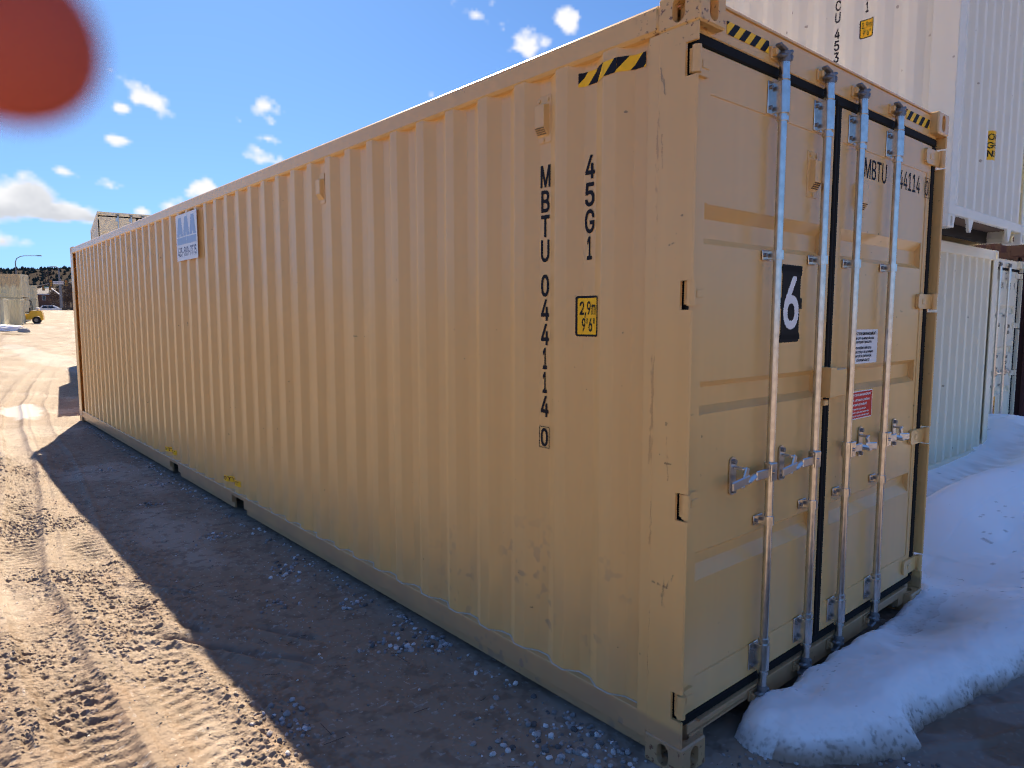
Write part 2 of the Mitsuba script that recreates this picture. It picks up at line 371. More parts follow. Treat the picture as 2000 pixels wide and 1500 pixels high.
def container(name, M, L=12.192, h=2.591, paint='cream_paint', front='corr', label=None, group=None, edges=None, pockets=(), right_panel=True, tunnel=False):
    key = free(name)
    tag(key, label, 'shipping container', group)
    tagk = (L, h, front, edges is None)
    def build():
        P = []
        if edges is None:
            n = int((L - .5) / .278); e = [.42 + .278 * i for i in range(n)]; p = [.278] * n
        else: e, p = edges
        pts, prof = corrugation(e, p, .036, .205, L - .205)
        side = sheet(prof, .189, h - .100, 12, lambda v: panel_wave(v, h))
        side.vertices[:, 1] -= .007
        ply = lambda m, s=False: mikit.ply(m, None, smooth=s)
        P.append(('side_panel', ply(side, 45), 'PAINT'))
        if right_panel: P.append(('side_panel', ply(mirror(side), 45), 'PAINT'))
        for s in (0, 1):
            f = mirror if s else (lambda m: m)
            P.append(('top_rail', ply(f(top_rail(L, h)), 40), 'PAINT')); P.append(('bottom_rail', ply(f(bottom_rail(L, pockets))), 'PAINT'))
            P.append(('corner_post', ply(f(post_mesh(h, front == 'door')), 30), 'PAINT')); P.append(('corner_post', ply(f(flip(post_mesh(h, False), L)), 30), 'PAINT'))
            for z in (0, h - .118):
                for fx in (0, 1):
                    c = casting(); c.vertices[:, 2] += z
                    P.append(('corner_casting', ply(f(flip(c, L) if fx else c), 30), 'PAINT'))
        P.append(('roof_panel', ply(box(.1, L - .1, -.06, -W + .06, h - .032, h - .022)), 'PAINT'))
        P.append(('floor', ply(box(.13, L - .05, -.051, -W + .051, .16, .186)), 'wood_floor'))
        _, es = end_sheet(h)
        P.append(('end_panel', ply(flip(es, L), 45), 'PAINT'))
        P.append(('end_rail', ply(cat([box(L - .06, L - .002, -.162, -W + .162, a, b, .004) for a, b in ((h - .118, h - .004), (.01, .2))])), 'PAINT'))
        if front == 'corr':
            P.append(('end_panel', ply(es, 45), 'PAINT'))
            P.append(('end_rail', ply(box(.002, .07, -.163, -W + .163, h - .118, h - .004, .006)), 'PAINT'))
            P.append(('end_sill', ply(box(.002, .05, -.163, -W + .163, .118, .205, .005)), 'PAINT'))
            if tunnel:
                tooth = sg.Polygon([(0, .118), (.16, .118), (.11, -.005), (.07, -.005)])
                for y in (-.70, -1.93):
                    P.append(('sill_gusset', ply(prism(sa.translate(tooth, y, 0), .004, .03, 'yz')), 'PAINT'))
                P.append(('sill_gusset', ply(prism(sg.Polygon([(-.163, .118), (-.20, .118), (-.163, .03)]), .004, .03, 'yz')), 'PAINT'))
                for x in (.35, .95, 1.6, 2.4): P.append(('cross_member', ply(box(x, x + .05, -.06, -W + .06, .04, .159)), 'dark_void'))
        return P
    add_parts(key, piece(tagk + (paint == 'tan_paint', tunnel), build), M, paint)
    return key

# --- the door end, in the container's own frame (x = 0 door end, y = 0 left side)
RODS = [-.602, -.993, -1.336, -1.768]
SX = .050
def door_parts():
    P = []; ply = lambda m, s=False: mikit.ply(m, None, smooth=s)
    P.append(('door_header', ply(cat([box(.046, .12, -.05, -W + .05, 2.7645, 2.884, .004), box(.040, .13, -.163, -W + .163, 2.8845, 2.893)])), 'PAINT'))
    sill = cut(box(.046, .125, -.10, -W + .10, .052, .1625, .003), *[box(0, .3, a, b, .0, .105) for a, b in ((-.21, -.62), (-1.82, -2.2))])
    P.append(('door_sill', ply(cat([sill, box(.030, .07, -.163, -W + .163, .1565, .166), box(.036, .05, -.10, -.5, .118, .124)])), 'PAINT'))
    gz = dict(top=box(.0445, .09, -.04, -W + .04, 2.7225, 2.7640, .006), bottom=box(.0445, .09, -.055, -W + .055, .1665, .2025, .005))
    for i, (y0, y1, ga, gb) in enumerate(((-.046, -1.142, -.13, -1.07), (-1.198, -2.346, -1.255, -2.265))):
        d = 'door' if i == 0 else 'door_001'
        slab = box(SX, .10, y0, y1, .203, 2.722, .004)
        pa, pb = (-.150, -1.105) if i == 0 else (-1.228, -2.292)
        holes = [box(SX - .05, SX + .0035, pa, pb, .345, 2.568)]
        for zt, z1, z2, zb in ((2.176, 2.128, 2.056, 2.030), (1.514, 1.489, 1.416, 1.388), (.850, .826, .786, .735)):
            tr = sg.Polygon([(SX - .02, zt + .02), (SX + .0035, zt), (SX + .036, z1), (SX + .036, z2), (SX + .0035, zb), (SX - .02, zb - .012)])
            holes.append(prism(tr, ga, gb))
        P.append((d, ply(cut(slab, *holes), 20), 'PAINT'))
        c = 1 if i == 0 else -1
        ym = -1.170
        P.append((d + '__gasket', ply(cat([gz['top' if i == 0 else 'bottom'], box(.0440 + .001 * i, .09, ym + (.028 if i == 0 else -.0005), ym + (.0005 if i == 0 else -.028), .2030, 2.7220, .005), box(.0455, .09, (-.026 if i == 0 else -2.347), (-.045 if i == 0 else -2.392), .2030, 2.722, .004)] + ([box(.040, .09, ym + .05, ym - .05, 2.70, 2.758, .02)] if i == 0 else [])), 30), 'rubber'))
        # hinges: knuckle on its pin and a blade welded to the door
        for z in (2.655, 1.846, 1.060, .280):
            ye, yk = (-.128, -.018) if i == 0 else (-2.225, -W + .018)
            bl = sg.Polygon([(ye, z - .028), (ye, z + .028), (ye - c * -.018, z + .042), (yk, z + .042), (yk, z - .042), (ye - c * -.018, z - .042)])
            blade = prism(bl, SX - .016, SX + .001, 'yz')
            P.append((d + '__hinge', ply(cat([blade, tube((.020, yk, z - .046), (.020, yk, z + .046), .0165, 16), tube((.034, yk, z - .042), (.034, yk - c * .01, z + .042), .012, 8), obox((SX - .0165, (ye + yk) / 2 - c * .018, z), (.006, .045, .03), b=.002)]), 30), 'PAINT'))
        for k in (0, 1):
            y = RODS[2 * i + k]; x = .012
            rod = [tube((x, y, .145), (x, y, 2.775), .0172, 20)]
            for z0, z1 in ((2.545, 2.562), (2.705, 2.722), (.358, .376), (.215, .228)): rod.append(tube((x, y, z0), (x, y, z1), .0235, 20))
            rod.append(tube((x, y, 2.722), (x, y, 2.772), .0205, 20))
            P.append((d + '__locking_rod', ply(cat(rod), 40), 'galvanised'))
            for zz, dn in ((2.80, 1), (.125, -1)):
                cam = [obox((x, y, zz + .006 * dn), (.040, .040, .030), b=.010), obox((x - .002, y + .030, zz + .024 * dn), (.030, .058, .015), (12 * dn, 0, 0), .006), obox((x - .004, y + .026, zz - .008 * dn), (.030, .05, .014), (-10 * dn, 0, 0), .006), obox((x - .004, y - .027, zz + .016 * dn), (.026, .034, .016), (-24 * dn, 0, 0), .006), obox((x - .006, y - .034, zz - .004 * dn), (.02, .018, .03), (20 * dn, 0, 0), .006), tube((x, y, zz - .036 * dn), (x, y, zz + .012 * dn), .0205, 14)]
                P.append((d + '__rod_cam', ply(cat(cam), 30), 'dull_steel'))
                kp = [obox((.034, y + .046, zz + .008 * dn), (.034, .016, .030), b=.004), obox((.034, y - .050, zz + .004 * dn), (.034, .016, .034), b=.004), obox((.042, y, zz + .008 * dn), (.012, .115, .050), b=.003)]
                P.append((d + '__cam_keeper', ply(cat(kp), 30), 'PAINT'))
            for z0, z1 in ((2.575, 2.698), (.235, .350)):
                br = cat([tube((x, y, z0), (x, y, z1), .0255, 20), box(x - .004, SX - .003, y + .018, y + .0255, z0, z1, .003), box(SX - .006, SX - .0005, y + .060, y - .012, z0 - .002, z1 + .002, .002)])
                P.append((d + '__rod_bracket', ply(br, 40), 'galvanised'))
                for zb in (z0 + .022, z1 - .022):
                    P.append((d + '__bolt', ply(tube((SX - .015, y + .044, zb), (SX - .004, y + .044, zb), .0085, 8), 30), 'dull_steel')); P.append((d + '__bolt', ply(tube((x, y - .0235, zb), (x, y - .0285, zb), .006, 8), 30), 'rubber'))
            for z in (2.012, .898):
                cl = cat([tube((x, y, z - .019), (x, y, z + .019), .0235, 20), box(x, SX - .003, y + .017, y + .0235, z - .019, z + .019, .003), box(SX - .006, SX - .0005, y + .060, y - .01, z - .021, z + .021, .002)])
                P.append((d + '__rod_clamp', ply(cl, 40), 'galvanised'))
                P.append((d + '__bolt', ply(tube((SX - .015, y + .045, z), (SX - .004, y + .045, z), .0085, 8), 30), 'dull_steel')); P.append((d + '__bolt', ply(tube((x, y - .021, z), (x, y - .0265, z), .006, 8), 30), 'rubber'))
            # handle: hub on the rod, bar towards the hinge side, catch plate on the door
            s = 1 if i == 0 else -1; zh = 1.112
            P.append((d + '__handle_hub', ply(cat([tube((x, y, zh - .036), (x, y, zh + .036), .0245, 18), obox((x - .024, y + s * .012, zh), (.008, .05, .076), b=.003), obox((x - .012, y + s * .034, zh + .034), (.030, .018, .008), b=.003), tube((x - .034, y + s * .015, zh), (x - .02, y + s * .015, zh), .008, 10)]), 35), 'galvanised'))
            bar = [obox((x - .014, y + s * .085, zh - .002), (.010, .10, .040), b=.004), obox((x - .013, y + s * .165, zh - .006), (.014, .075, .024), (12 * -s, 35, 0), .005), obox((x - .015, y + s * .248, zh - .012), (.011, .13, .038), (6 * -s, 0, 0), .009)]
            P.append((d + '__handle', ply(cat(bar), 35), 'steel'))
            yc = y + s * .232
            plate = prism(oval(yc, zh + .006, .042, .155), SX - .0065, SX - .0005, 'yz')
            hook = cat([obox((SX - .030, yc - s * .012, zh + .040), (.044, .030, .010), (0, 0, 0), .003), obox((SX - .050, yc - s * .022, zh + .016), (.010, .030, .06), (25 * s, 0, 0), .004), obox((SX - .034, yc + s * .004, zh - .03), (.05, .02, .01), b=.003)])
            P.append((d + '__handle_catch', ply(cat([plate, hook]), 35), 'steel'))
            P += [(d + '__bolt', ply(tube((SX - .018, yc, zh + a), (SX - .006, yc, zh + a), .010, 10), 30), 'dull_steel') for a in (.066, -.054)]
    return P
DOOR = door_parts()

def vent(face):
    """small ventilator cover: base plate, hood with a slanted foot; (u, w, z) with w outwards"""
    base = box(-.048, .048, 0, .004, -.1, .1, .002)
    hood = trimesh.convex.convex_hull(np.array([[a, .004, z] for a in (-.034, .034) for z in (-.074, .062)] + [[a, .030, z] for a in (-.029, .029) for z in (-.035, .056)]))
    screws = [tube((a, .003, z), (a, .009, z), .009, 10) for a, z in ((-.027, .082), (.027, .082), (0, -.086))]
    holes = [obox((-.024 + .008 * i, .0315 - (.026 * (.040 + .0075 * j) / .039 * .98 - .026 * .9), -.040 - .0075 * j), (.0042, .004, .0042)) for i in range(7) for j in range(4)]
    return base, hood, screws, holes

def place(m, face, u, z, d):
    v = m.vertices.copy(); k = m.copy()
    if face == 'side': k.vertices = np.stack([u - v[:, 0], d + v[:, 1], z + v[:, 2]], 1)
    else: k.vertices = np.stack([d - v[:, 1], u - v[:, 0], z + v[:, 2]], 1)
    if face == 'side': k.invert()
    return k

# --- the tan container itself
I4 = T().translate([0, 0, 0])
MAIN = container('shipping_container', I4, 12.192, 2.896, 'tan_paint', 'door', 'tan forty foot shipping container with a black number six on its doors, filling the foreground', edges=(MAIN_EDGES, MAIN_PER), pockets=((4.575, 4.875), (6.53, 6.84)))
add_parts(MAIN, DOOR, I4, 'tan_paint')
PTS, PROF = corrugation(MAIN_EDGES, MAIN_PER, .036, .205, 12.032)
PTS = PTS.copy(); PTS[:, 1] -= .007
bead = [[s, d - .007 + .003, .1885 + .004 * math.sin(31 * s) * math.sin(7.3 * s)] for s, d in PROF if s < 9]
add(MAIN + '__sealant_bead', path_tube(bead[::2], .0034, 6), 'caulk')
INNER = -.036 - .007 + .001
for ch, i in zip('MBTU', range(4)): add(MAIN + '__lettering', waved(on_side(sa.translate(fit_text(ch, .062 if ch == 'M' else .052, .090, True), -.806, 2.373 - .1075 * i), INNER)), 'ink')
for ch, i in zip('044114', range(6)): add(MAIN + '__lettering', waved(on_side(sa.translate(fit_text(ch, .026 if ch == '1' else .050, .090, True), -.806, 1.898 - .1085 * i), INNER)), 'ink')
add(MAIN + '__lettering', waved(on_side(sa.translate(fit_text('0', .046, .078, True).union(sg.box(-.033, -.049, .033, .049).difference(sg.box(-.0305, -.0465, .0305, .0465))), -.808, 1.214), INNER)), 'ink')
for ch, i in zip('45G1', range(4)): add(MAIN + '__lettering', waved(on_side(sa.translate(fit_text(ch, .026 if ch == '1' else .052, .090, True), -.541, 2.372 - .1095 * i), INNER)), 'ink')

def height_sticker(key, M, u, z, wrapf, w=.128, hh=.170):
    fr = sg.box(-w / 2, -hh / 2, w / 2, hh / 2).buffer(-.012).buffer(.012)
    inn = fr.buffer(-.009)
    tx = sa.translate(fit_text('2,9m', w * .74, hh * .31, True), 0, hh * .20).union(sa.translate(fit_text("9'6\"", w * .60, hh * .31, True), 0, -hh * .21))
    for g, b, off in ((fr, 'ink', .0010), (inn, 'yellow_print', .0017), (tx, 'ink', .0024)):
        add(key + '__height_sticker', wrapf(sa.translate(sa.scale(g, -1, 1, origin=(0, 0)), u, z), off), b, M)
height_sticker(MAIN, None, .540, 1.762, lambda g, o: waved(wrap(g, PTS, o)))

def stripes(x0, x1, z0, z1, n, key, M, place_fn, slant=.6, lean=1):
    base = sg.box(x0, z0, x1, z1); add(key + '__warning_stripe', place_fn(base, .0012), 'yellow_print', M)
    p = (x1 - x0) / n; h = z1 - z0
    bars = shapely.union_all([sg.Polygon([(x0 + p * (i + .1), z0), (x0 + p * (i + .6), z0), (x0 + p * (i + .6) + lean * h * slant, z1), (x0 + p * (i + .1) + lean * h * slant, z1)]).intersection(base) for i in range(-1, n + 1)])
    add(key + '__warning_stripe', place_fn(bars, .0020), 'ink', M)
stripes(.262, .600, 2.698, 2.752, 3, MAIN, None, lambda g, o: waved(wrap(g, PTS, o)), 1.0, -1)
HX = .046
stripes(.235, .535, 2.800, 2.846, 4, MAIN, None, lambda g, o: on_door(sa.scale(sa.scale(g, 1, 1), 1, 1, origin=(0, 0)), HX - o, .0004), 1.0)
stripes(1.935, 2.268, 2.800, 2.850, 4, MAIN, None, lambda g, o: on_door(g, HX - o, .0004), 1.0)
for u, z in ((6.86, .272), (4.92, .282)):
    add(MAIN + '__pocket_sticker', waved(wrap(sg.box(u - .24, z - .026, u + .24, z + .026), PTS, .0012)), 'yellow_print')
    add(MAIN + '__pocket_sticker', waved(wrap(sa.translate(sa.scale(fit_text('EMPTY LIFT', .44, .034, True), -1, 1, origin=(0, 0)), u, z), PTS, .0019)), 'dark_red')
# ventilators on the side and on the doors
for f, u, z, d, par in (('side', .818, 2.615, -.042, ''), ('side', 2.985, 2.611, -.042, ''), ('side', 9.27, 2.64, -.042, ''), ('door', -.950, 2.385, SX + .004, 'door__'), ('door', -1.440, 2.345, SX + .004, 'door_001__')):
    b, hd, sc, ho = vent(f)
    if f == 'side': d += float(panel_wave(np.array([[u, 0, z]]))[0])
    add(f'{MAIN}__{par}vent', place(cat([b, hd]), f, u, z, d), 'tan_paint')
    if u < 2 : add(f'{MAIN}__{par}vent_screw', place(cat(sc), f, u, z, d), 'tan_paint', smooth=30); add(f'{MAIN}__{par}vent_grille', place(cat(ho), f, u, z, d), 'wood_floor')
add(MAIN + '__lashing_hole', place(prism(sg.Point(0, 0).buffer(.03), 0, .002), 'side', 11.74, 2.70, -.02), 'dark_void')
# lock box over the meeting of the doors
add(MAIN + '__door__lock_box', cat([box(-.004, SX + .002, -1.090, -1.094, 1.386, 1.524), box(-.006, -.002, -1.0895, -1.150, 1.386, 1.524, .001), box(-.004, SX, -1.092, -1.14, 1.520, 1.525), box(.02, SX, -1.092, -1.135, 1.345, 1.372, .003)]), 'tan_paint')
add(MAIN + '__door_001__lock_box', box(-.001, SX + .001, -1.1005, -1.272, 1.383, 1.517, .006), 'tan_paint', smooth=20)
# writing on the right door
PX = SX + .0028
add(MAIN + '__door_001__lettering', on_door(sa.translate(fit_text('MBTU', .262, .095), 1.613, 2.489), PX), 'ink')
add(MAIN + '__door_001__lettering', on_door(sa.translate(fit_text('044114', .350, .095), 2.026, 2.489), PX), 'ink')
add(MAIN + '__door_001__lettering', on_door(sa.translate(fit_text('0', .038, .082).union(sg.box(-.032, -.055, .032, .055).difference(sg.box(-.029, -.052, .029, .052))), 2.296, 2.484), PX - .0034), 'ink')
def notice(key, label, y0, y1, z0, z1, lines, paper, inkb, border=None):
    cx, cz, w, h = (y0 + y1) / 2, (z0 + z1) / 2, abs(y1 - y0), z1 - z0
    add(key, on_door(sg.box(cx - w / 2, z0, cx + w / 2, z1).buffer(-.006).buffer(.006), PX, .0008), border or paper); tag(key, label)
    if border: add(key + '__print_ground', on_door(sg.box(cx - w / 2, z0, cx + w / 2, z1).buffer(-.005), PX - .0009, .0005), paper) if key.count('__') < 2 else add(key, on_door(sg.box(cx - w / 2, z0, cx + w / 2, z1).buffer(-.005), PX - .0009, .0005), paper)
    for t, fz, fw, fh in lines:
        add(key, on_door(sa.translate(fit_text(t, w * fw, h * fh, True), cx, z0 + h * fz), PX - .0016, .0004), inkb)
notice(MAIN + '__door_001__notice', 'white bilingual notice stuck on the right door', 1.395, 1.732, 1.522, 1.695, [('ATTENTION MANAGEMENT:', .88, .90, .085), ('TURN OFF ALARMS BEFORE', .74, .74, .065), ('ENTERING TRAILERS!', .63, .56, .065), ('ATENCIÓN GERENCIA:', .46, .56, .065), ('DESACTIVE LAS ALARMAS', .34, .70, .065), ('ANTES DE ENTRAR EN', .22, .58, .065), ('LOS REMOLQUES!', .10, .46, .065)], 'white_print', 'ink')
notice(MAIN + '__door_001__red_notice', 'red bilingual notice below the white one', 1.405, 1.702, 1.238, 1.382, [('ATTENTION MANAGEMENT', .86, .90, .08), ('Turn off alarms before', .68, .78, .085), ('entering trailers!', .52, .56, .085), ('Atención Gerencia:', .36, .50, .06), ('Desactive las alarmas antes', .24, .76, .06), ('de entrar en los remolques!', .12, .74, .06)], 'red_print', 'white_print', 'white_print')
# black number plate held on with tape
k = add(MAIN + '__door__number_plate', on_door(shapely.union_all([sg.Polygon([(.722, 1.668), (.878, 1.668), (.884, 1.978), (.724, 1.978)]), sg.box(.706, 1.795, .900, 1.842), sg.Polygon([(.715, 1.648), (.878, 1.650), (.884, 1.690), (.716, 1.684)]), sg.Polygon([(.72, 1.945), (.892, 1.94), (.893, 1.982), (.722, 1.984)])]), PX, .0012), 'black_sheet')
tag(k, 'black plate with a white 6 taped on the left door')
add(MAIN + '__door__number_plate', on_door(sa.translate(fit_text('6', .134, .214, True), .805, 1.822), PX - .0016, .0006), 'white_print')
for z in (1.966, 1.672): add(MAIN + '__door__number_plate', on_door(sg.box(.716, z - .011, .888, z + .011), PX - .0012, .0004), 'rubber')

# board screwed to the side
SB = free('sign_board'); tag(SB, 'white and blue advertising board with a phone number on the side of the tan container', 'sign')
bx0, bx1, bz0, bz1 = 5.500, 6.165, 2.312, 2.762
add(SB + '__board', box(bx0, bx1, .002, .006, bz0, bz1, .001), 'board_white')
w_, h_, cx_ = bx1 - bx0, bz1 - bz0, -(bx0 + bx1) / 2
for i in range(3):
    c0 = cx_ + (-.305 + .305 * i) * w_
    A = sg.Polygon([(c0 - .145 * w_, bz0 + .52 * h_), (c0 - .065 * w_, bz0 + .93 * h_), (c0 + .065 * w_, bz0 + .93 * h_), (c0 + .145 * w_, bz0 + .52 * h_)]).difference(sg.box(c0 - .02 * w_, bz0 + .50 * h_, c0 + .02 * w_, bz0 + .585 * h_))
    add(SB + '__lettering', on_side(A, .0061), 'blue_print')
add(SB + '__lettering', on_side(sg.box(cx_ - .45 * w_, bz0 + .345 * h_, cx_ + .45 * w_, bz0 + .495 * h_).difference(sg.box(cx_ - .008 * w_, bz0 + .3 * h_, cx_ + .008 * w_, bz0 + .5 * h_)), .0061), 'blue_print')
add(SB + '__lettering', on_side(sa.translate(fit_text('435-590-7775', w_ * .88, h_ * .19, True), cx_, bz0 + .185 * h_), .0061), 'navy_print')

# --- neighbours to the right: one on the ground, one stacked on it, one with doors beside them, two maroon ones behind
M1 = matrix(1.16, -5.53, -.041)
C1 = container('shipping_container', M1, 12.192, 2.591, 'cream_paint', 'corr', 'cream container standing in the snow, right of the tan container, under the tall stack')
M2 = matrix(.757, -4.89, 2.552)
C2 = container('shipping_container', M2, 12.192, 2.896, 'pale_paint', 'corr', 'cream container stacked high up above the right end of the tan container', tunnel=True)
container('shipping_container', matrix(1.35, -2.49, -.02), 12.192, 2.591, 'cream_paint', 'corr', 'unseen container added to shade the snow, between the tan one and the cream stack')  # added out of sight, keeps sun in the gap off the snow
P2 = corrugation([.42 + .278 * i for i in range(42)], [.278] * 42, .036, .205, 12.032)[0]; P2[:, 1] -= .007
for ch, i in zip('CU', range(2)): add(C2 + '__lettering', waved(on_side(sa.translate(fit_text(ch, .052, .090, True), -1.077, 2.214 - .111 * i), INNER)), 'ink', M2)
for ch, i in zip('453779', range(6)): add(C2 + '__lettering', waved(on_side(sa.translate(fit_text(ch, .050, .090, True), -1.077, 1.952 - .111 * i), INNER)), 'ink', M2)
for ch, i in zip('G1', range(2)): add(C2 + '__lettering', waved(on_side(sa.translate(fit_text(ch, .026 if ch == '1' else .05, .090, True), -.802, 2.225 - .110 * i), INNER)), 'ink', M2)
height_sticker(C2, M2, .795, 1.920, lambda g, o: waved(wrap(g, P2, o)))
PE = end_sheet(2.896)[0]
def on_end(g, o):
    m = wrap(g, PE, o); v = m.vertices; m.vertices = np.stack([.012 - v[:, 1], -v[:, 0], v[:, 2]], 1); return m
CS = sg.box(1.05, .74, 1.236, 1.02); add(C2 + '__caution_sticker', on_end(CS, .0012), 'yellow_print', M2)
for t, z, w, c in (('CAUTION', .96, .34, 1.06), ('HIGH', .88, .20, 1.128), ('CONTAINER', .80, .40, 1.055)): add(C2 + '__caution_sticker', on_end(sa.translate(fit_text(t, w, .056, True), c, z).intersection(CS), .002), 'ink', M2)
M3 = T().translate([1.48, -8.02, -.03]).scale([1, 1, .8947])
C3 = container('shipping_container', M3, 12.192, 2.896, 'cream_paint', 'door', 'cream container with closed doors and silver rods in the snow at the right edge')
add_parts(C3, DOOR, M3, 'cream_paint')
add(C3 + '__lettering', on_door(sa.translate(fit_text('DDU', .20, .095), 1.60, 2.489), PX), 'ink', M3)
add(C3 + '__lettering', on_door(sa.translate(fit_text('612', .20, .095), 1.93, 2.489), PX), 'ink', M3)
add(C3 + '__lettering', on_door(sa.translate(fit_text('9', .045, .095), 2.22, 2.489), PX), 'ink', M3)
for t, y, z, w in (('TARE', 1.57, 1.86, .13), ('CU.CAP.', 1.57, 1.36, .15), ('30,480 KG 67,200 LB', 1.98, 1.84, .26), ('3,740 KG 8,250 LB', 1.98, 1.74, .26), ('67.7 CU.M', 1.98, 1.34, .24), ('2,390 CU.FT', 1.98, 1.25, .24)): add(C3 + '__lettering', on_door(sa.translate(fit_text(t, w, .05, True), y, z), PX), 'ink', M3)
add(C3 + '__orange_sticker', on_door(sg.box(1.46, .44, 1.64, .72), PX), 'orange_print', M3)
add(C3 + '__orange_sticker', on_door(sa.translate(fit_text('30', .11, .10, True), 1.55, .53), PX - .001), 'dark_red', M3)
container('shipping_container', matrix(1.25, -10.62, -.05), 12.192, 2.591, 'maroon_paint', 'corr', 'dark maroon container standing on the snow at the right edge beyond the cream doors')
container('shipping_container', matrix(1.5, -10.66, 2.545), 12.192, 2.591, 'maroon_paint', 'corr', 'upper dark maroon container glimpsed under the raised cream one at the right edge')

# --- row behind the far end: one on the ground, two more with the upper one showing its doors
container('shipping_container', matrix(15.75, -.72, 0, -8.1), 6.058, 2.591, 'cream_paint', 'corr', 'container hidden behind the far end of the tan one, known by its shadow')
container('shipping_container', matrix(25.2, -2.85, .02, -8.1), 6.058, 2.591, 'cream_paint', 'corr', 'container under the cream one whose doors show above the tan roof')
ME = T().translate([25.2, -2.85, 2.612]).rotate([0, 0, 1], -8.1).scale([1, 1, .8947])
C5 = container('shipping_container', ME, 6.058, 2.896, 'cream_paint', 'door', 'cream container with closed doors showing above the far roof edge of the tan container')
add_parts(C5, DOOR, ME, 'cream_paint')
add(C5 + '__blue_marking', on_door(sa.translate(fit_text('30', .20, .16, True), .86, 2.22), PX), 'navy_print', ME)
# ------------------------------------------------------------------ ground
FPX = 1363.2
def spot(u, v, s):
    """the point s metres ahead that the surveyed bearing (u, v) leads to"""
    return CAM + s * (FWD + RGT * (u - 1000) / FPX + UP * (750 - v) / FPX)
AX = np.array([math.cos(math.radians(-7)), math.sin(math.radians(-7))])

def rise(x, y):
    s = (x - CAM[0]) * AX[0] + (y - CAM[1]) * AX[1]
    return np.interp(s, [-400, 18, 30, 50, 73, 100, 125, 138, 141, 143, 156, 175, 240, 400], [0, 0, .06, .27, .64, 1.35, 2.25, 2.74, 2.62, 2.25, 2.25, 2.6, 4.0, 4.0])

def track(x):
    return np.interp(x, [-6, 0, 4, 7.3, 9, 12, 16, 22, 32, 45], [1.55, 1.66, 1.66, 1.30, 1.15, .95, .55, -.4, -2.2, -5.0])

def ground_z(x, y, fine=True):
    P = lambda k, q: np.stack([x * k, y * q, np.zeros_like(x)], -1)
    h = rise(x, y)
    near = np.exp(-np.maximum(0, np.hypot(x - 3, y - 1) - 12) / 10)
    openy = np.clip((y - .12) / .5, 0, 1)
    h = h + (meshkit.fbm(P(.7, .7), 3, 1) - .5) * (.05 * openy * near + .22 * (1 - near)) * np.clip(np.hypot(x - 5, np.maximum(0, np.abs(y + 1.2) - 1.3)) / 3, 0, 1)
    if not fine: return h
    t = track(x); wig = (meshkit.fbm(P(.6, .3), 2, 5) - .5) * .10
    rut = np.zeros_like(x)
    for off, w, dep in ((0, .13, .024), (.42, .14, .016), (-.40, .11, .010), (1.55, .15, .03), (1.95, .15, .02)):
        u = (y - t - off - wig) / w
        rut -= dep * np.exp(-u ** 4) - dep * .7 * np.exp(-((np.abs(u) - 1.25) / .28) ** 2)
        lug = np.sin(x * 2 * np.pi / .085 + 3.2 * np.abs(u)) * np.exp(-u ** 4)
        rut += .008 * lug * np.clip(meshkit.fbm(P(1.1, 1.3), 2, 9) * 3 - 1.1, 0, 1)
    rut2 = np.zeros_like(x)
    for k, (ang, c0) in enumerate(((.35, 2.0), (-.5, 4.4), (.12, 1.2))):
        u = ((y - c0) + ang * (x - 26)) / .35
        rut2 -= .05 * np.exp(-u ** 4) * np.clip((x - 16) / 6, 0, 1)
    lit = np.clip((y - .62 + .12 * (meshkit.fbm(P(1.4, 1.4), 2, 4) - .5)) / .5, .12, 1)
    m1 = np.clip(meshkit.fbm(P(1.3, 2.2), 3, 21) * 3 - 1.0, 0.08, 1)
    b1 = meshkit.noise(P(24, 27), 31); b2 = meshkit.noise(P(48, 52), 33); b3 = meshkit.noise(P(100, 105), 35)
    clump = (.006 * (np.abs(b1 - .5) * 2) ** 1.2 + .012 * (np.abs(b2 - .5) * 2) + .012 * b3 + .007 * meshkit.noise(P(150, 150), 36)) * m1 * lit * near
    pits = -.020 * np.clip((meshkit.noise(P(19, 21), 37) - .72) / .2, 0, 1) * lit * near * m1
    go = np.zeros_like(x)
    for gx, gy, ga, gl, gw in ((2.52, 1.13, .5, .16, .028), (2.40, 1.05, .4, .2, .022), (2.62, 1.00, .3, .12, .03), (2.30, .98, .7, .10, .02), (3.35, .98, .4, .14, .022), (3.52, 1.05, .5, .1, .03), (3.2, .9, .5, .1, .02), (1.95, .75, .6, .22, .03), (2.2, .62, .5, .2, .03), (2.1, .88, .4, .16, .025)):
        c, s = math.cos(ga), math.sin(ga); a, b = (x - gx) * c + (y - gy) * s, -(x - gx) * s + (y - gy) * c
        e = np.exp(-(a / gl) ** 4 - (b / gw) ** 2); go += -.028 * e + .016 * np.exp(-(a / gl) ** 4 - ((b - 1.7 * gw) / gw) ** 2)
    soft = .006 * (meshkit.fbm(P(7, 7), 3, 41) - .5) * near
    cor = np.zeros_like(x)   # muddy ridges in the corner by the snow
    cw = np.clip((-.35 - x) / .15, 0, 1) * np.clip((-.45 - y) / .2, 0, 1)
    cor += cw * (.03 * np.clip(np.sin((x * 1.0 - y * .55) * 30 + 4 * meshkit.fbm(P(3, 3), 2, 51)) - .45, 0, 1) + .012 * meshkit.fbm(P(22, 22), 3, 53))
    return h + np.minimum(rut, .012) * np.clip((x + 3) / 1, 0, 1) * near + rut2 + clump + pits + go + soft + cor

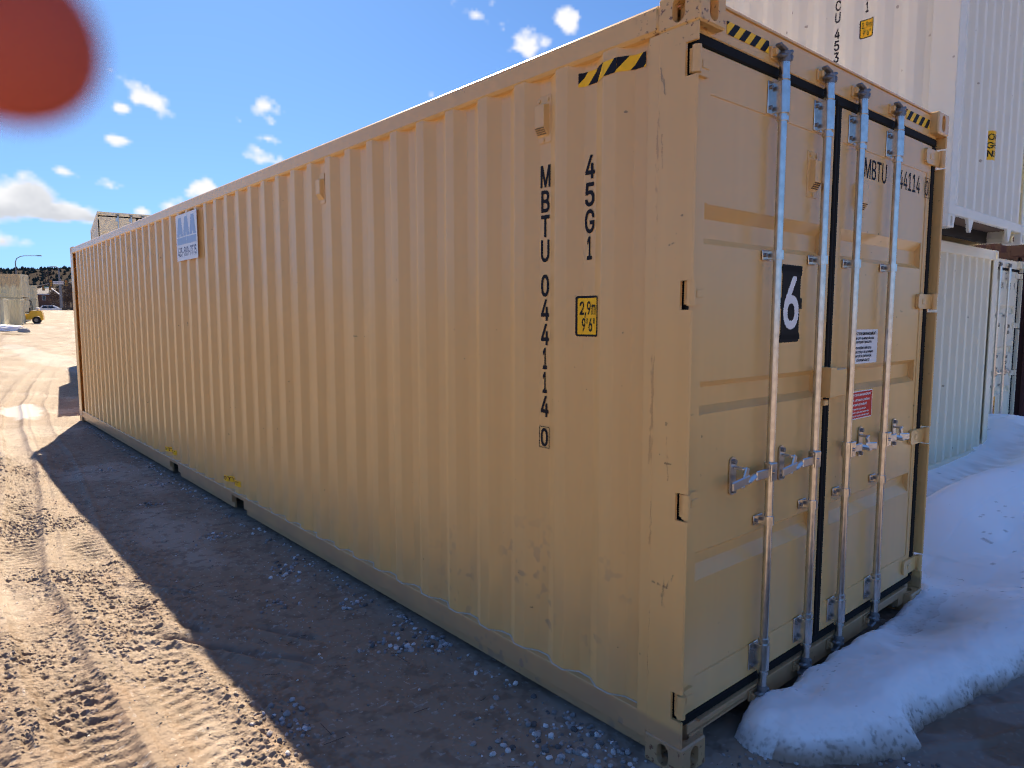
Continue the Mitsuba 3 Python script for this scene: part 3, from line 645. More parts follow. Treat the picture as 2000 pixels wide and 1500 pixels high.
def graded(parts):
    out = [parts[0][0]]
    for a, b, d0, d1 in parts:
        x = a
        while x < b - 1e-9:
            t = (x - a) / (b - a); x = min(b, x + d0 * (d1 / d0) ** t); out.append(x)
    return np.array(out)
gx = graded([(-400, -30, 60, 6), (-30, -1.1, 5, .06), (-1.1, .1, .015, .012), (.1, .9, .0095, .008), (.9, 4.2, .0072, .0085), (4.2, 9, .0085, .024), (9, 17, .026, .09), (17, 60, .09, .8), (60, 170, .8, 3), (170, 420, 3, 60)])
gy = graded([(-400, -60, 60, 8), (-60, -12, 3, 1.0), (-12, -2.5, .4, .05), (-2.5, -.5, .016, .016), (-.5, -.02, .02, .012), (-.02, 1.0, .0105, .008), (1.0, 2.2, .0072, .0072), (2.2, 2.3, .0072, .02), (2.3, 4, .02, .12), (4, 40, .2, 4), (40, 400, 8, 60)])
X, Y = np.meshgrid(gx, gy, indexing='ij')
Z = ground_z(X.ravel(), Y.ravel()).reshape(X.shape)
def grid_faces(nx, ny):
    i = (np.arange(nx - 1)[:, None] * ny + np.arange(ny - 1)).ravel()
    return np.vstack([np.stack([i, i + ny, i + ny + 1], 1), np.stack([i, i + ny + 1, i + 1], 1)])
GROUND = trimesh.Trimesh(np.stack([X, Y, Z], -1).reshape(-1, 3), grid_faces(*X.shape), process=False)
add('ground', GROUND, 'ground_soil', smooth=True); tag('ground', kind='structure')
rng = np.random.default_rng(7)

# ------------------------------------------------------------------ snow beside the doors
OUT = sg.Polygon([(.02, -.40), (.05, -.50), (.075, -.60), (.05, -.68), (-.01, -.77), (.02, -.90), (.055, -.97), (.02, -1.05), (.01, -1.12), (.03, -1.25), (.01, -1.38), (.03, -1.5), (.015, -1.7), (.03, -1.85), (.04, -2.05), (.05, -2.3), (.06, -2.47), (.4, -2.52), (8, -2.6), (8, -16), (-2.4, -16), (-2.2, -10),
                  (-1.5, -5), (-1.02, -3.0), (-.76, -2.12), (-.66, -1.86), (-.61, -1.68), (-.57, -1.52), (-.545, -1.34), (-.50, -1.18), (-.49, -1.0), (-.53, -.86), (-.51, -.76), (-.40, -.60), (-.29, -.47), (-.18, -.375), (-.08, -.355)])
sx = graded([(-2.4, -.9, .12, .03), (-.9, .12, .0105, .0105), (.12, 2.2, .014, .05), (2.2, 8, .2, .8)])
sy = graded([(-16, -9.8, .5, .08), (-9.8, -3, .05, .03), (-3, -.33, .02, .0105)])
SX_, SY_ = np.meshgrid(sx, sy, indexing='ij'); x, y = SX_.ravel(), SY_.ravel()
PN = lambda k, q: np.stack([x * k, y * q, np.zeros_like(x)], -1)
wob = (meshkit.fbm(PN(9, 9), 3, 61) - .5) * .07
pts_ = shapely.points(x, y); ring = OUT.exterior
dist = shapely.distance(pts_, ring) * np.where(shapely.contains(OUT, pts_), 1, -1) + wob * np.where(x < -.05, 1, .45)
bump = lambda cx, cy, rx, ry: np.exp(-((x - cx) / rx) ** 2 - ((y - cy) / ry) ** 2)
crest = np.exp(-np.where(x < .36, (x - .36) / .42, (x - .36) / .22) ** 2) * np.clip((-2.75 - y) / .8, 0, 1) * np.clip((y + 9.5) / 2, 0, 1)
thick = .125 + .05 * bump(-.32, -1.0, .25, .5) + .06 * bump(-.5, -2.1, .22, .7) - .075 * bump(-.16, -2.05, .20, .42) - .02 * bump(-.02, -2.75, .22, .28) + .235 * crest * (1 + .25 * np.sin(y * 1.3 + 1)) + .05 * bump(-.6, -4, .5, 1.5)
thick = thick - .075 * np.exp(-((x - .85) / .22) ** 2) * np.clip((-3.6 - y) / 1, 0, 1) + .26 * bump(1.35, -9.3, .9, 1.2) + .12 * bump(.9, -8.6, .5, .8) + .1 * bump(1.0, -13, 2, 2)
thick = np.maximum(thick + (meshkit.fbm(PN(3.2, 3.2), 3, 65) - .5) * .045 + (meshkit.fbm(PN(16, 16), 2, 67) - .5) * .008, .03)
dents = meshkit.noise(PN(9, 8), 69); thick -= .012 * np.clip((dents - .78) / .12, 0, 1)
w = np.where(x > -.12 + .0 * y, .075, .17)
e = np.sqrt(np.clip(1 - (1 - np.clip(dist / w, 0, 1)) ** 2, 0, 1))
crumb = (meshkit.noise(PN(70, 70), 71) - .5) * .004 * np.clip(1 - dist / .10, 0, 1)
from scipy.ndimage import gaussian_filter
z = ground_z(x, y, False) - .02 + gaussian_filter((e * (thick + .02)).reshape(SX_.shape), 2.0).ravel() + np.where(dist > 0, crumb, 0) - np.where(dist <= 0, .03, 0)
fc = grid_faces(*SX_.shape); keep = (dist[fc] > -.03).any(1)
inside = (x[fc] > .13).all(1) & (y[fc] > -2.42).all(1)
fc = fc[keep & ~inside]
V0 = np.stack([x, y, z], -1); front = (x[fc] > -.95).all(1) & (y[fc] > -2.8).all(1)
va, fa = trimesh.remesh.subdivide_to_size(V0, fc[front], .0125, max_iter=6)
va, ia = np.unique(np.round(va, 6), axis=0, return_inverse=True); fa = ia.reshape(-1)[fa]
VV = np.vstack([V0, va]); FF = np.vstack([fc[~front], fa + len(V0)])
x, y, z = VV.T.copy()
pts_ = shapely.points(x, y); wob = (meshkit.fbm(PN(9, 9), 3, 61) - .5) * .07
dist = shapely.distance(pts_, ring) * np.where(shapely.contains(OUT, pts_), 1, -1) + wob * np.where(x < -.05, 1, .45)
PZ = lambda k: np.stack([x * k, y * k, z * k], -1)
hg = z - ground_z(x, y, False)
grain = (meshkit.fbm(PZ(45), 3, 85) - .5) * .011 * np.clip(1.6 - dist / .10, .35, 1) + (meshkit.fbm(PZ(14), 2, 87) - .5) * .010
VV[len(V0):, 0] += grain[len(V0):] * .8; VV[len(V0):, 2] += grain[len(V0):]
dirt = np.clip(1.25 - hg / (.03 + .11 * meshkit.fbm(PZ(9), 3, 73)), 0, 1) * (dist < .2) * np.where(x < -.16, 1, .4) * np.clip((y + 9) / 3, 0, 1)
speck = np.clip((meshkit.fbm(PZ(70), 2, 75) - .56) * 9, 0, 1) * np.clip(dirt * 1.6 + .25 * np.clip(1 - dist / .12, 0, 1) * (x < -.1), 0, 1)
gray = np.clip(bump(-.20, -2.05, .17, .40) * 1.2 - .1 + (meshkit.fbm(PN(8, 8), 3, 77) - .5) * .5, 0, 1) * bump(-.2, -2.05, .3, .6)
gray = np.maximum(gray, np.clip(np.exp(-((x - .85) / .2) ** 2) * (meshkit.fbm(PN(5, 9), 3, 79) - .25) * 1.6, 0, .6) * (y < -3.5))
tiny = (meshkit.noise(PN(60, 60), 81) > .93) * (meshkit.noise(PN(4, 4), 83) > .62)
col = np.array([.92, .93, .95]) * np.ones((len(x), 1))
def blend(c, t): global col; col = col * (1 - t[:, None]) + np.array(c) * t[:, None]
blend([.50, .48, .47], gray * .7); blend([.26, .15, .08], dirt * .85); blend([.13, .09, .06], speck * .55); blend([.25, .2, .17], tiny * .6)
SNOW = trimesh.Trimesh(VV, FF, process=False)
add('snow_bank', SNOW, 'snow', smooth=True, color=col)
tag('snow_bank', kind='structure')

# ------------------------------------------------------------------ gravel
def stones(n, centers, spread, size, seed, sub):
    r = np.random.default_rng(seed); out_v, out_f, k = [], [], 0
    base = trimesh.creation.icosphere(sub); bv, bf = np.array(base.vertices), np.array(base.faces)
    c = np.array(centers)[r.integers(0, len(centers), n)] + r.normal(size=(n, 2)) * spread
    s = np.minimum(size * np.exp(r.normal(size=n) * .5), size * 1.9)
    c[:, 1] = np.where((c[:, 0] > .0) & (c[:, 1] < -.0), np.abs(c[:, 1]) * .6 + .01, c[:, 1])
    zz = ground_z(c[:, 0], c[:, 1])
    for (cx, cy), q, h in zip(c, s, zz):
        v = bv * (1 + r.normal(size=(len(bv), 1)) * .13) * (q * np.array([1, r.uniform(.6, .95), r.uniform(.4, .7)]))
        v = np.sign(v) * np.minimum(np.abs(v), q * r.uniform(.62, .95))
        a, b = r.uniform(0, 6.28), r.normal() * .3
        v = v @ trimesh.transformations.euler_matrix(b, r.normal() * .3, a)[:3, :3].T + [cx, cy, h + q * .22]
        out_v.append(v); out_f.append(bf + k); k += len(bv)
    shade = np.repeat(np.exp(r.normal(size=n) * .55) * .28, len(bv)); tone = np.stack([shade, shade * .97, shade * r.uniform(.88, .98)], 1)
    return np.vstack(out_v), np.vstack(out_f), np.clip(tone, .10, .62)
near_c = [(.52, .06), (.60, .33), (.46, .17), (.30, .14), (.40, .10), (.72, .2), (.25, .05), (.5, .28)]
line_c = [(a, .06) for a in np.arange(.6, 11.5, .18)]
spots_c = [(1.52, .04), (1.72, .30), (1.62, .2), (1.86, .03), (3.05, .27), (3.2, .22), (1.41, .97), (1.2, .98), (2.3, .15), (4.2, .35), (5.6, .45), (2.6, .5), (6.4, .2), (7.5, .5)]
G_ = [stones(230, near_c, .10, .0095, 1, 1), stones(420, line_c, .035, .009, 2, 1), stones(420, spots_c, .06, .0095, 3, 1),
              stones(900, [(a, b) for a in np.arange(.3, 8, .3) for b in (.15, .4, .65, .9)], .16, .0048, 4, 0), stones(500, [(a, b) for a in np.arange(1.3, 8, .3) for b in (1.2, 1.5, 1.8)], .2, .0045, 5, 0),
              stones(150, [(.05, -.3), (-.15, -.3), (-.3, -.35), (-.5, -.7)], .07, .006, 6, 1)]
off_ = np.cumsum([0] + [len(g[0]) for g in G_])
mesh_g = trimesh.Trimesh(np.vstack([g[0] for g in G_]), np.vstack([g[1] + o for g, o in zip(G_, off_)]), process=False)
add('gravel', mesh_g, 'stone', color=np.vstack([g[2] for g in G_])); tag('gravel', 'pale pebbles scattered over the shaded soil beside the tan container', 'gravel', kind='stuff')
twigs = []
for i in range(26):
    px, py = rng.uniform(.3, 3.2), rng.uniform(.08, 1.0); a = rng.uniform(0, 3.14); L = rng.uniform(.02, .055)
    zc = float(ground_z(np.array([px]), np.array([py]))[0]) + .006
    twigs.append(tube((px - L * math.cos(a), py - L * math.sin(a), zc), (px + L * math.cos(a), py + L * math.sin(a), zc + .006), .0013, 5))
add('twig_litter', cat(twigs), 'wood_pole'); tag('twig_litter', 'short dry twigs and straw lying on the shaded soil', 'twigs', kind='stuff')

# ------------------------------------------------------------------ far end of the yard
def gz1(p): return float(ground_z(np.array([p[0]]), np.array([p[1]]), False)[0])
def heading(ax): return math.degrees(math.atan2(ax[1], ax[0]))
HR = heading(RGT); HB = 76.0   # HB: towards the left edge of the picture, square to the yard's axis
def far_container(u, s, lvl, az, L, h, lab, paint='far_cream', front='corr'):
    p = spot(u, 617, s); return container('shipping_container', matrix(p[0], p[1], gz1(p) - .03 + lvl, az), L, h, paint, front, lab)
# local x runs away from the end, local -y to the right of it seen from the end; the long left side (y = 0) faces its left
far_container(41.5, 69, 0, HB, 6.058, 2.591, 'rust streaked cream container on the ground just left of the forklift')
far_container(46, 76, 2.591, HB - 8, 12.192, 2.591, 'cream container with a small window on the upper level left of the forklift')
far_container(46, 76, 0, HB - 8, 12.192, 2.591, 'cream container under the one with the small window, mostly hidden')
far_container(8, 61.5, 0, HB, 6.058, 2.591, 'pale container cut by the left edge of the picture')
far_container(72, 128, 2.591, HB, 6.058, 2.591, 'stained cream container on top of another one behind the forklift')
far_container(72.5, 128, 0, HB, 6.058, 2.591, 'cream container under the stained one behind the forklift')
wkey = [k for k, v in labels.items() if v.get('label', '').startswith('cream container with a small window')][0]
add(wkey + '__window', box(4.9, 6.0, -.02, .012, 1.7, 2.15), 'car_glass', scene[wkey + '__side_panel']['to_world'])

# forklift, local x forward (to the left in the picture), z up
FP = spot(86, 637, 72.5); fz = gz1(FP)
FM = matrix(FP[0], FP[1], fz, HB)
FL = free('forklift'); tag(FL, 'yellow forklift with a white gas bottle parked beside the cream containers', 'forklift')
yv = [-.55, .55]
body = prism(sg.Polygon([(.55, .42), (2.0, .42), (2.0, .98), (1.2, 1.0), (1.05, 1.22), (.55, 1.30)]), -.52, .52)
add(FL + '__body', body, 'forklift_yellow', FM)
cw = prism(sg.Polygon([(0, .42), (.16, .36), (.24, .70), (.42, .80), (.80, .80), (1.0, .66), (1.0, 1.32), (.12, 1.34), (.03, 1.1)]), -.56, .56)
cw2 = prism(sg.Polygon([(-.03, .42), (.13, .34), (.13, .95), (.0, .95)]), -.52, .52)
add(FL + '__counterweight', cat([cw, cw2]), 'forklift_yellow', FM)
for yy in (-.42, .42):
    for xw, rr in ((.58, .36), (2.1, .40)):
        k = add(FL + '__wheel', tube((xw, yy - .13, rr), (xw, yy + .13, rr), rr, 24), 'tyre', FM)
        add(k + '__rim', tube((xw, yy - .135, rr), (xw, yy + .135, rr), rr * .5, 16), 'dull_steel', FM)
    add(FL + '__guard_post', path_tube([(.95, yy, 1.3), (1.0, yy, 2.28), (1.12, yy, 2.42)], .035, 8), 'black_metal', FM)
    add(FL + '__guard_post', path_tube([(2.1, yy, .95), (1.98, yy, 1.7), (1.9, yy, 2.42)], .035, 8), 'black_metal', FM)
add(FL + '__overhead_guard', cat([box(1.0, 1.98, a - .02, a + .02, 2.42, 2.46) for a in np.linspace(-.42, .42, 7)] + [box(a, a + .05, -.45, .45, 2.41, 2.45) for a in (1.0, 1.93)]), 'black_metal', FM)
add(FL + '__seat', cat([box(1.15, 1.62, -.24, .24, 1.12, 1.24, .04), box(1.08, 1.18, -.24, .24, 1.2, 1.68, .04)]), 'black_metal', FM)
add(FL + '__gas_bottle', cat([tube((.45, -.38, 1.52), (.45, .38, 1.52), .16, 18), trimesh.creation.icosphere(2, .16).apply_translation((.45, -.38, 1.52)), trimesh.creation.icosphere(2, .16).apply_translation((.45, .38, 1.52)), box(.36, .54, -.25, .25, 1.32, 1.4)]), 'trim_white', FM, smooth=30)
add(FL + '__steering_wheel', trimesh.creation.torus(.17, .018).apply_transform(trimesh.transformations.euler_matrix(0, -.9, 0)).apply_translation((1.95, 0, 1.35)), 'black_metal', FM)
add(FL + '__mast', cat([box(2.5, 2.62, a - .05, a + .05, .1, 2.3) for a in (-.38, .38)] + [box(2.52, 2.6, -.38, .38, a, a + .12) for a in (.6, 1.4, 2.15)]), 'black_metal', FM)
for yy in (-.28, .28): add(FL + '__fork', cat([box(2.64, 2.69, yy - .06, yy + .06, .08, .7), box(2.64, 3.7, yy - .06, yy + .06, .08, .13)]), 'dull_steel', FM)

# white car and dark pickup on the road
def wheels(key, M, xs, wy, r):
    for yy in (-wy, wy):
        for xw in xs:
            k = add(key + '__wheel', tube((xw, yy - .11, r), (xw, yy + .11, r), r, 24), 'tyre', M)
            add(k + '__rim', tube((xw, yy - .116, r), (xw, yy + .116, r), r * .6, 16), 'steel', M)
CP = spot(77.5, 612, 143.5); CMx = matrix(CP[0], CP[1], 2.25, HB - 180)
SU = free('parked_car'); tag(SU, 'silver white estate car standing on the road in front of the brown house', 'car')
out = sg.Polygon([(0, .45), (.0, .95), (.18, 1.15), (.5, 1.62), (.9, 1.70), (2.5, 1.68), (2.95, 1.5), (3.45, 1.12), (4.4, .98), (4.72, .8), (4.75, .4), (4.3, .28), (.3, .28)])
for wx in (.95, 3.8): out = out.difference(sg.Point(wx, .34).buffer(.42))
bm = prism(out, -.92, .92); v = bm.vertices; v[:, 1] *= np.where(v[:, 2] > 1.1, 1 - .28 * (v[:, 2] - 1.1), 1); add(SU + '__body', bm, 'car_paint', CMx, smooth=25)
for pts in ([(.45, 1.12), (.75, 1.56), (1.55, 1.58), (1.55, 1.12)], [(1.62, 1.12), (1.62, 1.58), (2.42, 1.56), (2.85, 1.14)], [(2.5, 1.5), (2.9, 1.2), (3.2, 1.14), (2.95, 1.15)]):
    g = prism(sg.Polygon(pts), -.9, .9); vv = g.vertices; vv[:, 1] *= np.where(vv[:, 2] > 1.1, 1.03 - .27 * (vv[:, 2] - 1.1), 1.03); add(SU + '__window', g, 'car_glass', CMx)
wheels(SU, CMx, (.95, 3.8), .84, .34)
add(SU + '__headlight', box(4.55, 4.74, .5, .85, .72, .86, .03), 'trim_white', CMx); add(SU + '__headlight', box(4.55, 4.74, -.85, -.5, .72, .86, .03), 'trim_white', CMx)
TP = spot(122.5, 612, 144.5); TMx = matrix(TP[0], TP[1], 2.25, HB - 180)
PU = free('pickup_truck'); tag(PU, 'dark pickup with a red stripe half hidden by the far corner of the tan container', 'truck')
o2 = sg.Polygon([(0, .45), (0, 1.25), (2.0, 1.25), (2.1, 1.85), (3.6, 1.85), (4.2, 1.25), (5.4, 1.15), (5.5, .5), (5.2, .4), (.2, .4)])
for wx in (1.0, 4.5): o2 = o2.difference(sg.Point(wx, .4).buffer(.5))
add(PU + '__body', prism(o2, -.95, .95), 'black_metal', TMx); add(PU + '__stripe', box(.0, 2.0, .95, .97, 1.2, 1.3), 'dark_red', TMx)
add(PU + '__window', prism(sg.Polygon([(2.25, 1.3), (2.3, 1.75), (3.5, 1.75), (3.95, 1.3)]), -.96, .96), 'car_glass', TMx)
wheels(PU, TMx, (1.0, 4.5), .86, .4)
# road strip behind the crest of the yard
rs = [spot(u, 617, s) for s in (141.5, 156) for u in (-900, 2200)]
ROADV = np.array([[p[0], p[1], 2.262] for p in rs]); road = trimesh.Trimesh(ROADV, [[0, 1, 3], [0, 3, 2]], process=False)
add('road', road, 'asphalt'); tag('road', kind='structure')

# brown house
HP = spot(93, 617, 262); hz = gz1(HP) - .5
HM = matrix(HP[0], HP[1], hz, HB - 180)
HO = free('house'); tag(HO, 'brown house with a grey gabled roof behind the white car', 'house')
add(HO + '__wall', cat([box(-3.6, 4.6, -5, 5, 0, 6.4), prism(sg.Polygon([(-5, 6.4), (5, 6.4), (0, 8.7)]), -3.6, 4.6, 'yz')]), 'brick_brown', HM)
rf = trimesh.convex.convex_hull(np.array([[-4.0, -5.5, 6.2], [5.0, -5.5, 6.2], [-4.0, -5.5, 6.45], [5.0, -5.5, 6.45], [-1.6, 0, 8.75], [2.6, 0, 8.75], [-4.0, 5.5, 6.2], [5.0, 5.5, 6.2], [-4.0, 5.5, 6.45], [5.0, 5.5, 6.45]]))
k = add(HO + '__roof', rf, 'roof_grey', HM); add(k + '__eaves_board', cat([box(-4.02, 5.02, a, a + .1, 6.12, 6.44) for a in (-5.6, 5.5)]), 'trim_white', HM)
add(k + '__chimney', box(1.2, 1.9, .8, 1.5, 7.5, 9.6), 'brick_brown', HM)
for xw, zw in ((-2.9, 4.0), (-.2, 4.2), (2.6, 4.2), (-2.9, 1.4), (2.6, 1.4)):
    k = add(HO + '__window', box(xw - .5, xw + .5, -5.03, -4.98, zw, zw + 1.5), 'car_glass', HM); add(k + '__frame', cat([box(xw - .58, xw - .5, -5.07, -4.99, zw - .08, zw + 1.58), box(xw + .5, xw + .58, -5.07, -4.99, zw - .08, zw + 1.58), box(xw - .5, xw + .5, -5.07, -4.99, zw - .08, zw), box(xw - .5, xw + .5, -5.07, -4.99, zw + 1.5, zw + 1.58)]), 'trim_white', HM)
add(HO + '__door', box(.3, 1.3, -5.05, -4.98, 0, 2.2), 'trim_white', HM)

# street lamps and traffic signals
def lamp(base, top_z, arm, droop, lab, r=.10):
    k = free('street_lamp'); tag(k, lab, 'street lamp'); b = np.array(base); up = np.array([0, 0, 1.0]); a = np.array([arm[0], arm[1], 0.0])
    H = top_z - b[2]
    add(k + '__pole', tube(b, b + up * (H - droop), r, 10, r * .7), 'pole_grey')
    pts = [b + up * (H - droop), b + up * (H - droop * .45) + a * .06, b + up * (H - droop * .12) + a * .22, b + up * H + a * .4, b + up * H + a]
    add(k + '__arm', path_tube(pts, [r * .7, r * .6, r * .55, r * .5, r * .4], 8), 'pole_grey')
    t = pts[-1]; an = heading(arm); add(k + '__lamp_head', obox((0, 0, 0), (.75, .3, .16), b=.05).apply_transform(trimesh.transformations.euler_matrix(0, 0, math.radians(an))).apply_translation(t), 'pole_grey')
R2 = RGT[:2] / np.linalg.norm(RGT[:2])
b = spot(37, 617, 112); b[2] = gz1(b); lamp(b, spot(37, 501, 112)[2], R2 * 3.85, 1.0, 'tall street lamp with a long arm above the containers at the left edge', .11)
b = spot(119.5, 606, 152); b[2] = 2.3; lamp(b, spot(119.5, 522, 152)[2], -R2 * 1.55, .9, 'short armed street lamp above the traffic signals', .20)
def signal(p, face, lab, s=1.0):
    k = free('traffic_signal'); tag(k, lab, 'traffic light'); M = matrix(p[0], p[1], p[2], face)
    add(k + '__housing', box(-.15 * s, .15 * s, -.17 * s, .17 * s, -.53 * s, .53 * s, .03), 'signal_yellow', M)
    add(k + '__backplate', box(-.02, .02, -.30 * s, .30 * s, -.66 * s, .66 * s), 'black_metal', M)
    for z_ in (-.34, 0, .34): add(k + '__lens', tube((.15 * s, 0, z_ * s), (.22 * s, 0, z_ * s), .12 * s, 12), 'dark_red' if z_ > .1 else 'black_metal', M)
FACE = 172.0
MA = free('signal_mast'); tag(MA, 'grey signal pole with a slanting arm beside the brown house', 'signal pole')
mb = spot(121.5, 606, 150); mb[2] = 2.3; add(MA + '__pole', tube(mb, (mb[0], mb[1], spot(121, 545, 150)[2]), .19, 12, .12), 'pole_grey')
a0 = spot(121, 579, 150); a1 = spot(100, 563.5, 163); a2 = spot(80, 562, 176)
add(MA + '__mast_arm', path_tube([a0, a1, a2], [.11, .09, .06], 8), 'trim_white')
MB2 = free('signal_mast'); tag(MB2, 'second signal arm reaching in from behind the tan container', 'signal pole')
c0 = spot(146, 552, 130); c1 = spot(98, 554, 130); c2 = spot(66, 560.5, 132)
add(MB2 + '__mast_arm', path_tube([c0, c1, c2], [.10, .07, .05], 8), 'pole_grey'); add(MB2 + '__pole', tube((c0[0], c0[1], gz1(c0)), c0 + [0, 0, .6], .17, 12), 'pole_grey')
signal(spot(99.3, 553, 129.5), FACE, 'traffic light left of the white street name sign'); signal(spot(129.3, 553.5, 129.5), FACE, 'traffic light right of the white street name sign')
signal(spot(84.8, 563, 172), FACE + 25, 'orange traffic light left of the small green sign'); signal(spot(98, 562.5, 163), FACE + 25, 'orange traffic light right of the small green sign')
sp = spot(114, 552.8, 129.6); k = free('street_sign'); tag(k, 'long white street name sign between two traffic lights', 'sign'); add(k + '__panel', box(-.03, .03, -.85, .85, -.27, .27), 'board_white', matrix(sp[0], sp[1], sp[2], FACE)); add(k + '__band', box(.03, .034, -.85, .85, -.06, .04), 'pole_grey', matrix(sp[0], sp[1], sp[2], FACE))
sp = spot(91.3, 561.8, 168); k = free('street_sign'); tag(k, 'small green street sign between the two orange traffic lights', 'sign'); add(k + '__panel', box(-.03, .03, -.62, .62, -.24, .24), 'sign_green', matrix(sp[0], sp[1], sp[2], FACE)); add(k + '__lettering', box(.03, .034, -.4, .4, -.06, .06), 'white_print', matrix(sp[0], sp[1], sp[2], FACE))
for i, (u, v0) in enumerate(((87, 528), (93.2, 527.5))):
    k = free('utility_pole'); tag(k, ('left' if i == 0 else 'right') + ' one of two thin utility poles on the skyline', 'utility pole'); t = spot(u, v0, 330); add(k + '__pole', tube((t[0], t[1], 4), t, .20, 8), 'wood_pole')
    d_ = np.array([R2[0], R2[1], 0]) * 1.5; add(k + '__cross_arm', tube(t - d_ - [0, 0, .8], t + d_ - [0, 0, .8], .10, 6), 'wood_pole')
wp = [spot(u, v + 1.5 * math.sin((u + 200) / 60), 300) for u, v in zip(np.linspace(-300, 140, 12), np.linspace(531, 545, 12))]
add('overhead_wire', path_tube(wp, .035, 5), 'black_metal'); tag('overhead_wire', 'thin overhead wire crossing the sky at the skyline', 'wire')

# snow heap, tuft and rubble far down the yard
def heap(key, u0, v0, s, rx, ry, h, b, seed, lab, cate):
    p = spot(u0, v0, s); g = trimesh.creation.icosphere(4); v = np.array(g.vertices); n_ = meshkit.fbm(v * 1.6 + seed, 4, seed)
    v = v * (0.72 + .56 * n_[:, None]) * [rx, ry, h]; v[:, 2] = np.maximum(v[:, 2], -.06); g.vertices = v
    tag(add(key, g, b, matrix(p[0], p[1], gz1(p), HR), True), lab, cate)
heap('snow_heap', 8, 660, 57, 1.3, 1.0, .42, 'snow_far', 3, 'white snow heap on the ground at the left edge', 'snow')
heap('rubble_heap', 48, 661, 53, (.42), .35, .34, 'rubble_stone', 8, 'small grey rubble heap on the dirt right of the yellow grass', 'rubble')
heap('snow_heap', -2, 648, 62, 2.2, 1.0, .30, 'snow_far', 5, 'thin snow strip below the cream containers at the left edge', 'snow')
gp = spot(22, 666, 50); bl = []
for i in range(900):
    q = gp[:2] + R2 * rng.normal() * .75 + FWD[:2] * rng.normal() * .6; zz = gz1(q); a = rng.uniform(0, 6.28); L = rng.uniform(.10, .28); t = rng.uniform(.2, .9)
    bl.append(trimesh.Trimesh([[q[0] - .012, q[1], zz], [q[0] + .012, q[1], zz], [q[0] + L * t * math.cos(a), q[1] + L * t * math.sin(a), zz + L * .8]], [[0, 1, 2]], process=False))
add('dry_grass', cat(bl), 'dry_grass_blade'); tag('dry_grass', 'patch of yellow dry grass beside the snow at the left edge', 'grass', kind='stuff')

# bare trees, evergreens, hills, mountain
def bare_tree(key_label, base, h, seed, sp=.5):
    r = np.random.default_rng(seed); segs, tw = [], []
    def grow(p, d, L, rad, lvl):
        q = p + d * L
        (segs if lvl < 2 else tw).append((p, q, rad, rad * .6))
        if lvl == 4: return
        for _ in range((4, 5, 4, 4)[lvl]):
            e_ = d + r.normal(size=3) * (.55 if lvl else .6) * (1 + sp * .5); e_[2] += .15; e_ /= np.linalg.norm(e_)
            grow(p + d * L * r.uniform(.45, 1), e_, L * r.uniform(.5, .78), rad * .5, lvl + 1)
    grow(np.array([0, 0, 0.0]), np.array([0, 0, 1.0]), h * .36, h * .022, 0)
    def mesh(S):
        vs, fs = [], []
        for i, (p, q, a, b2) in enumerate(S):
            d = (q - p) / np.linalg.norm(q - p); u = np.cross(d, [.3, .5, .2]); u /= np.linalg.norm(u); w2 = np.cross(d, u)
            for k3 in range(3): c, s = math.cos(k3 * 2.094), math.sin(k3 * 2.094); vs += [p + (u * c + w2 * s) * a, q + (u * c + w2 * s) * b2]
            o = 6 * i; fs += [[o, o + 2, o + 1], [o + 1, o + 2, o + 3], [o + 2, o + 4, o + 3], [o + 3, o + 4, o + 5], [o + 4, o, o + 5], [o + 5, o, o + 1]]
        return trimesh.Trimesh(vs, fs, process=False)
    M = matrix(*base); k = free('bare_tree'); tag(k, key_label, 'tree', 'bare trees beyond the road')
    add(k + '__trunk', mesh(segs), 'twig', M); add(k + '__crown', mesh([(p, q, max(a, .06), .045) for p, q, a, _ in tw]), 'twig', M)
for i, (u, s, h) in enumerate([(117, 200, 9.5), (124, 190, 9), (131, 210, 10.5), (137, 185, 9), (127, 240, 12), (112, 300, 14), (142, 215, 11), (2, 185, 13), (10, 200, 13.5), (18, 190, 12.5), (26, 205, 12.5), (33, 215, 11.5), (-8, 190, 14), (22, 240, 14), (8, 250, 15), (121, 176, 7), (135, 174, 6.5)]):
    p = spot(u, 617, s); bare_tree('leafless brown tree beyond the road', (p[0], p[1], gz1(p) - .2), h, 100 + i)

def sl(s, l):  # far ground: s along the yard's axis, l to the right
    return np.stack([CAM[0] + AX[0] * s + AX[1] * l, CAM[1] + AX[1] * s - AX[0] * l], -1)
ls, ll = np.concatenate([np.linspace(175, 700, 80), np.linspace(720, 2500, 20)]), np.linspace(-900, 900, 150)
S_, L_ = np.meshgrid(ls, ll, indexing='ij'); xy = sl(S_.ravel(), L_.ravel()); s_, l_ = S_.ravel(), L_.ravel()
nz = meshkit.fbm(np.stack([s_ / 90, l_ / 90, s_ * 0], -1), 4, 91)
hz_ = 2.2 + 25.5 * np.clip((s_ - 350) / 200, 0, 1) ** 1.5 * (1 + .25 * np.sin(l_ / 60 + 1.0)) + (nz - .5) * 9 * np.clip((s_ - 330) / 200, 0, 1) - 26 * np.clip((s_ - 600) / 900, 0, 1)
def hill_fn(p, n, uv):
    a = fbm(p.x * .02, p.y * .02, .3, 4); c = mix((.022, .018, .015), (.05, .036, .028), a)
    sn = smoothstep(.62, .68, fbm(p.x * .011 + 3.3, p.y * .016, 5.0, 3) + .10 * smoothstep(9.0, 13.0, p.z) - .22 * smoothstep(15.0, 18.5, p.z))
    return mix(c, mi.Color3f(.80, .81, .84), sn)
mat('hill_cover', fn=hill_fn, rough=.95, spec=.05)
add('hill', trimesh.Trimesh(np.column_stack([xy, hz_]), grid_faces(*S_.shape), process=False), 'hill_cover', smooth=True); tag('hill', kind='structure')
ev = []
r = np.random.default_rng(5)
cone_n = 0
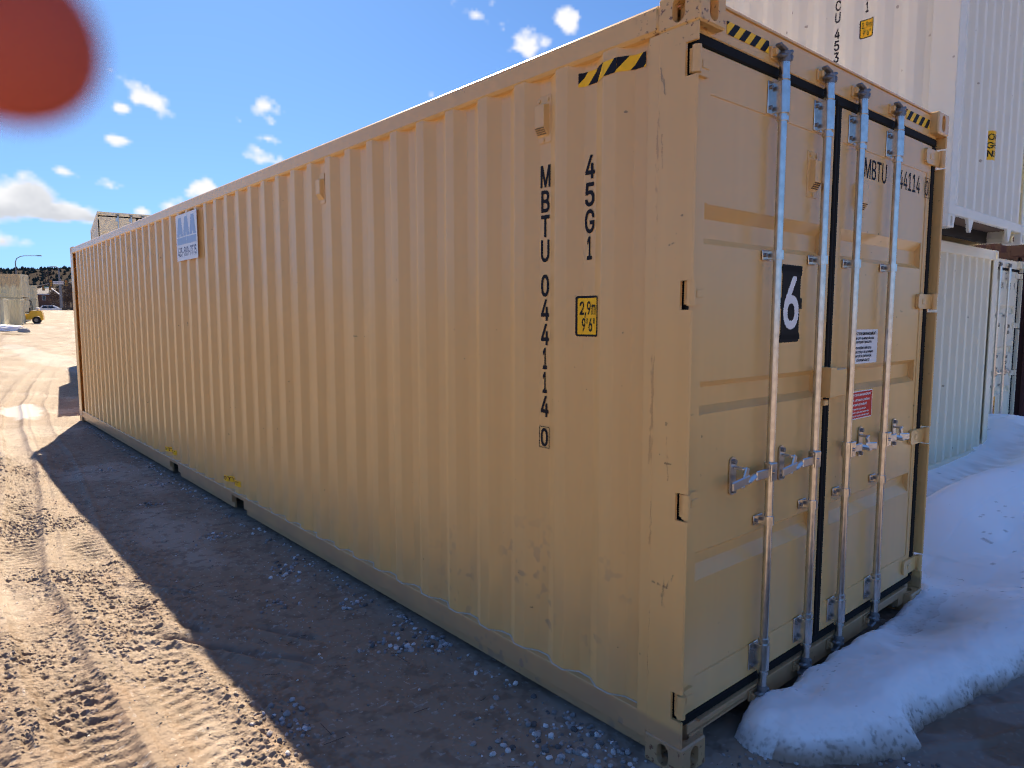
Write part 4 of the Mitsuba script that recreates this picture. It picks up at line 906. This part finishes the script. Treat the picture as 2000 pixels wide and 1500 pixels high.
for i in range(3000):
    l0 = r.uniform(-150, 170); s0 = r.uniform(470, 600); j = np.argmin(np.abs(ls - s0)) * len(ll) + np.argmin(np.abs(ll - l0)); q = sl(s0, l0); zb = hz_[j] - .5; h = r.uniform(1.4, 3.2); rad = h * r.uniform(.4, .65)
    for a, b2, c in ((0, .65, 1), (.4, 1, .65)):
        m = trimesh.creation.cone(rad * c, h * (b2 - a), sections=7); vv = m.vertices; vv[:, :2] *= (1 + r.normal(size=(len(vv), 1)) * .25); m.apply_translation([q[0], q[1], zb + h * a]); ev.append(m)
add('evergreen_wood', cat(ev), 'evergreen'); tag('evergreen_wood', 'dark evergreen wood along the crest of the far hill', 'wood', kind='stuff')
ms = np.linspace(7000, 10500, 60); ml = np.linspace(-5200, 5200, 260)
A_, B_ = np.meshgrid(ms, ml, indexing='ij'); xy = sl(A_.ravel(), B_.ravel()); a_, b_ = A_.ravel(), B_.ravel()
f1 = meshkit.fbm(np.stack([a_ / 900, b_ / 900, a_ * 0], -1), 6, 95)
env = np.exp(-((a_ - 8900) / 900) ** 2); pk = np.interp(b_, [-5200, -900, -300, -60, 100, 330, 520, 700, 820, 1000, 5200], [260, 380, 470, 500, 540, 470, 350, 330, 420, 330, 300])
mzz = env * pk * (.75 + .5 * f1) - 30
add('mountain', trimesh.Trimesh(np.column_stack([xy, mzz]), grid_faces(*A_.shape), process=False), 'mountain_hazed', smooth=True); tag('mountain', kind='structure')

# ------------------------------------------------------------------ the photographer's fingertip close to the lens
fd = .066
tip = spot(14, 78, fd); root = spot(-430, -330, fd + .004); mid = spot(-180, -110, fd + .001)
ax = (mid - tip) / np.linalg.norm(mid - tip)
fm = m3.Manifold.batch_hull([m3.Manifold.sphere(.0079, 40).translate(tip.tolist()), m3.Manifold.sphere(.0088, 40).translate(mid.tolist())]) + m3.Manifold.batch_hull([m3.Manifold.sphere(.0088, 40).translate(mid.tolist()), m3.Manifold.sphere(.0095, 40).translate(root.tolist())])
fmesh = unman(fm.refine_to_length(.0012)); fmesh.merge_vertices(); trimesh.smoothing.filter_taubin(fmesh, iterations=12)
k = free('finger'); tag(k, 'blurred red fingertip close to the lens in the top left corner', 'finger')
add(k + '__skin', fmesh, 'skin', smooth=True)
nn = FWD - ax * (FWD @ ax); nn /= np.linalg.norm(nn)
nail = trimesh.creation.icosphere(3); nv = np.array(nail.vertices) * [.0062, .0046, .0012]; sidev = np.cross(nn, ax)
nail.vertices = tip + ax * .002 + nn * .0062 + nv[:, :1] * ax + nv[:, 1:2] * sidev + nv[:, 2:] * nn
add(k + '__nail', nail, 'nail_skin', smooth=True)
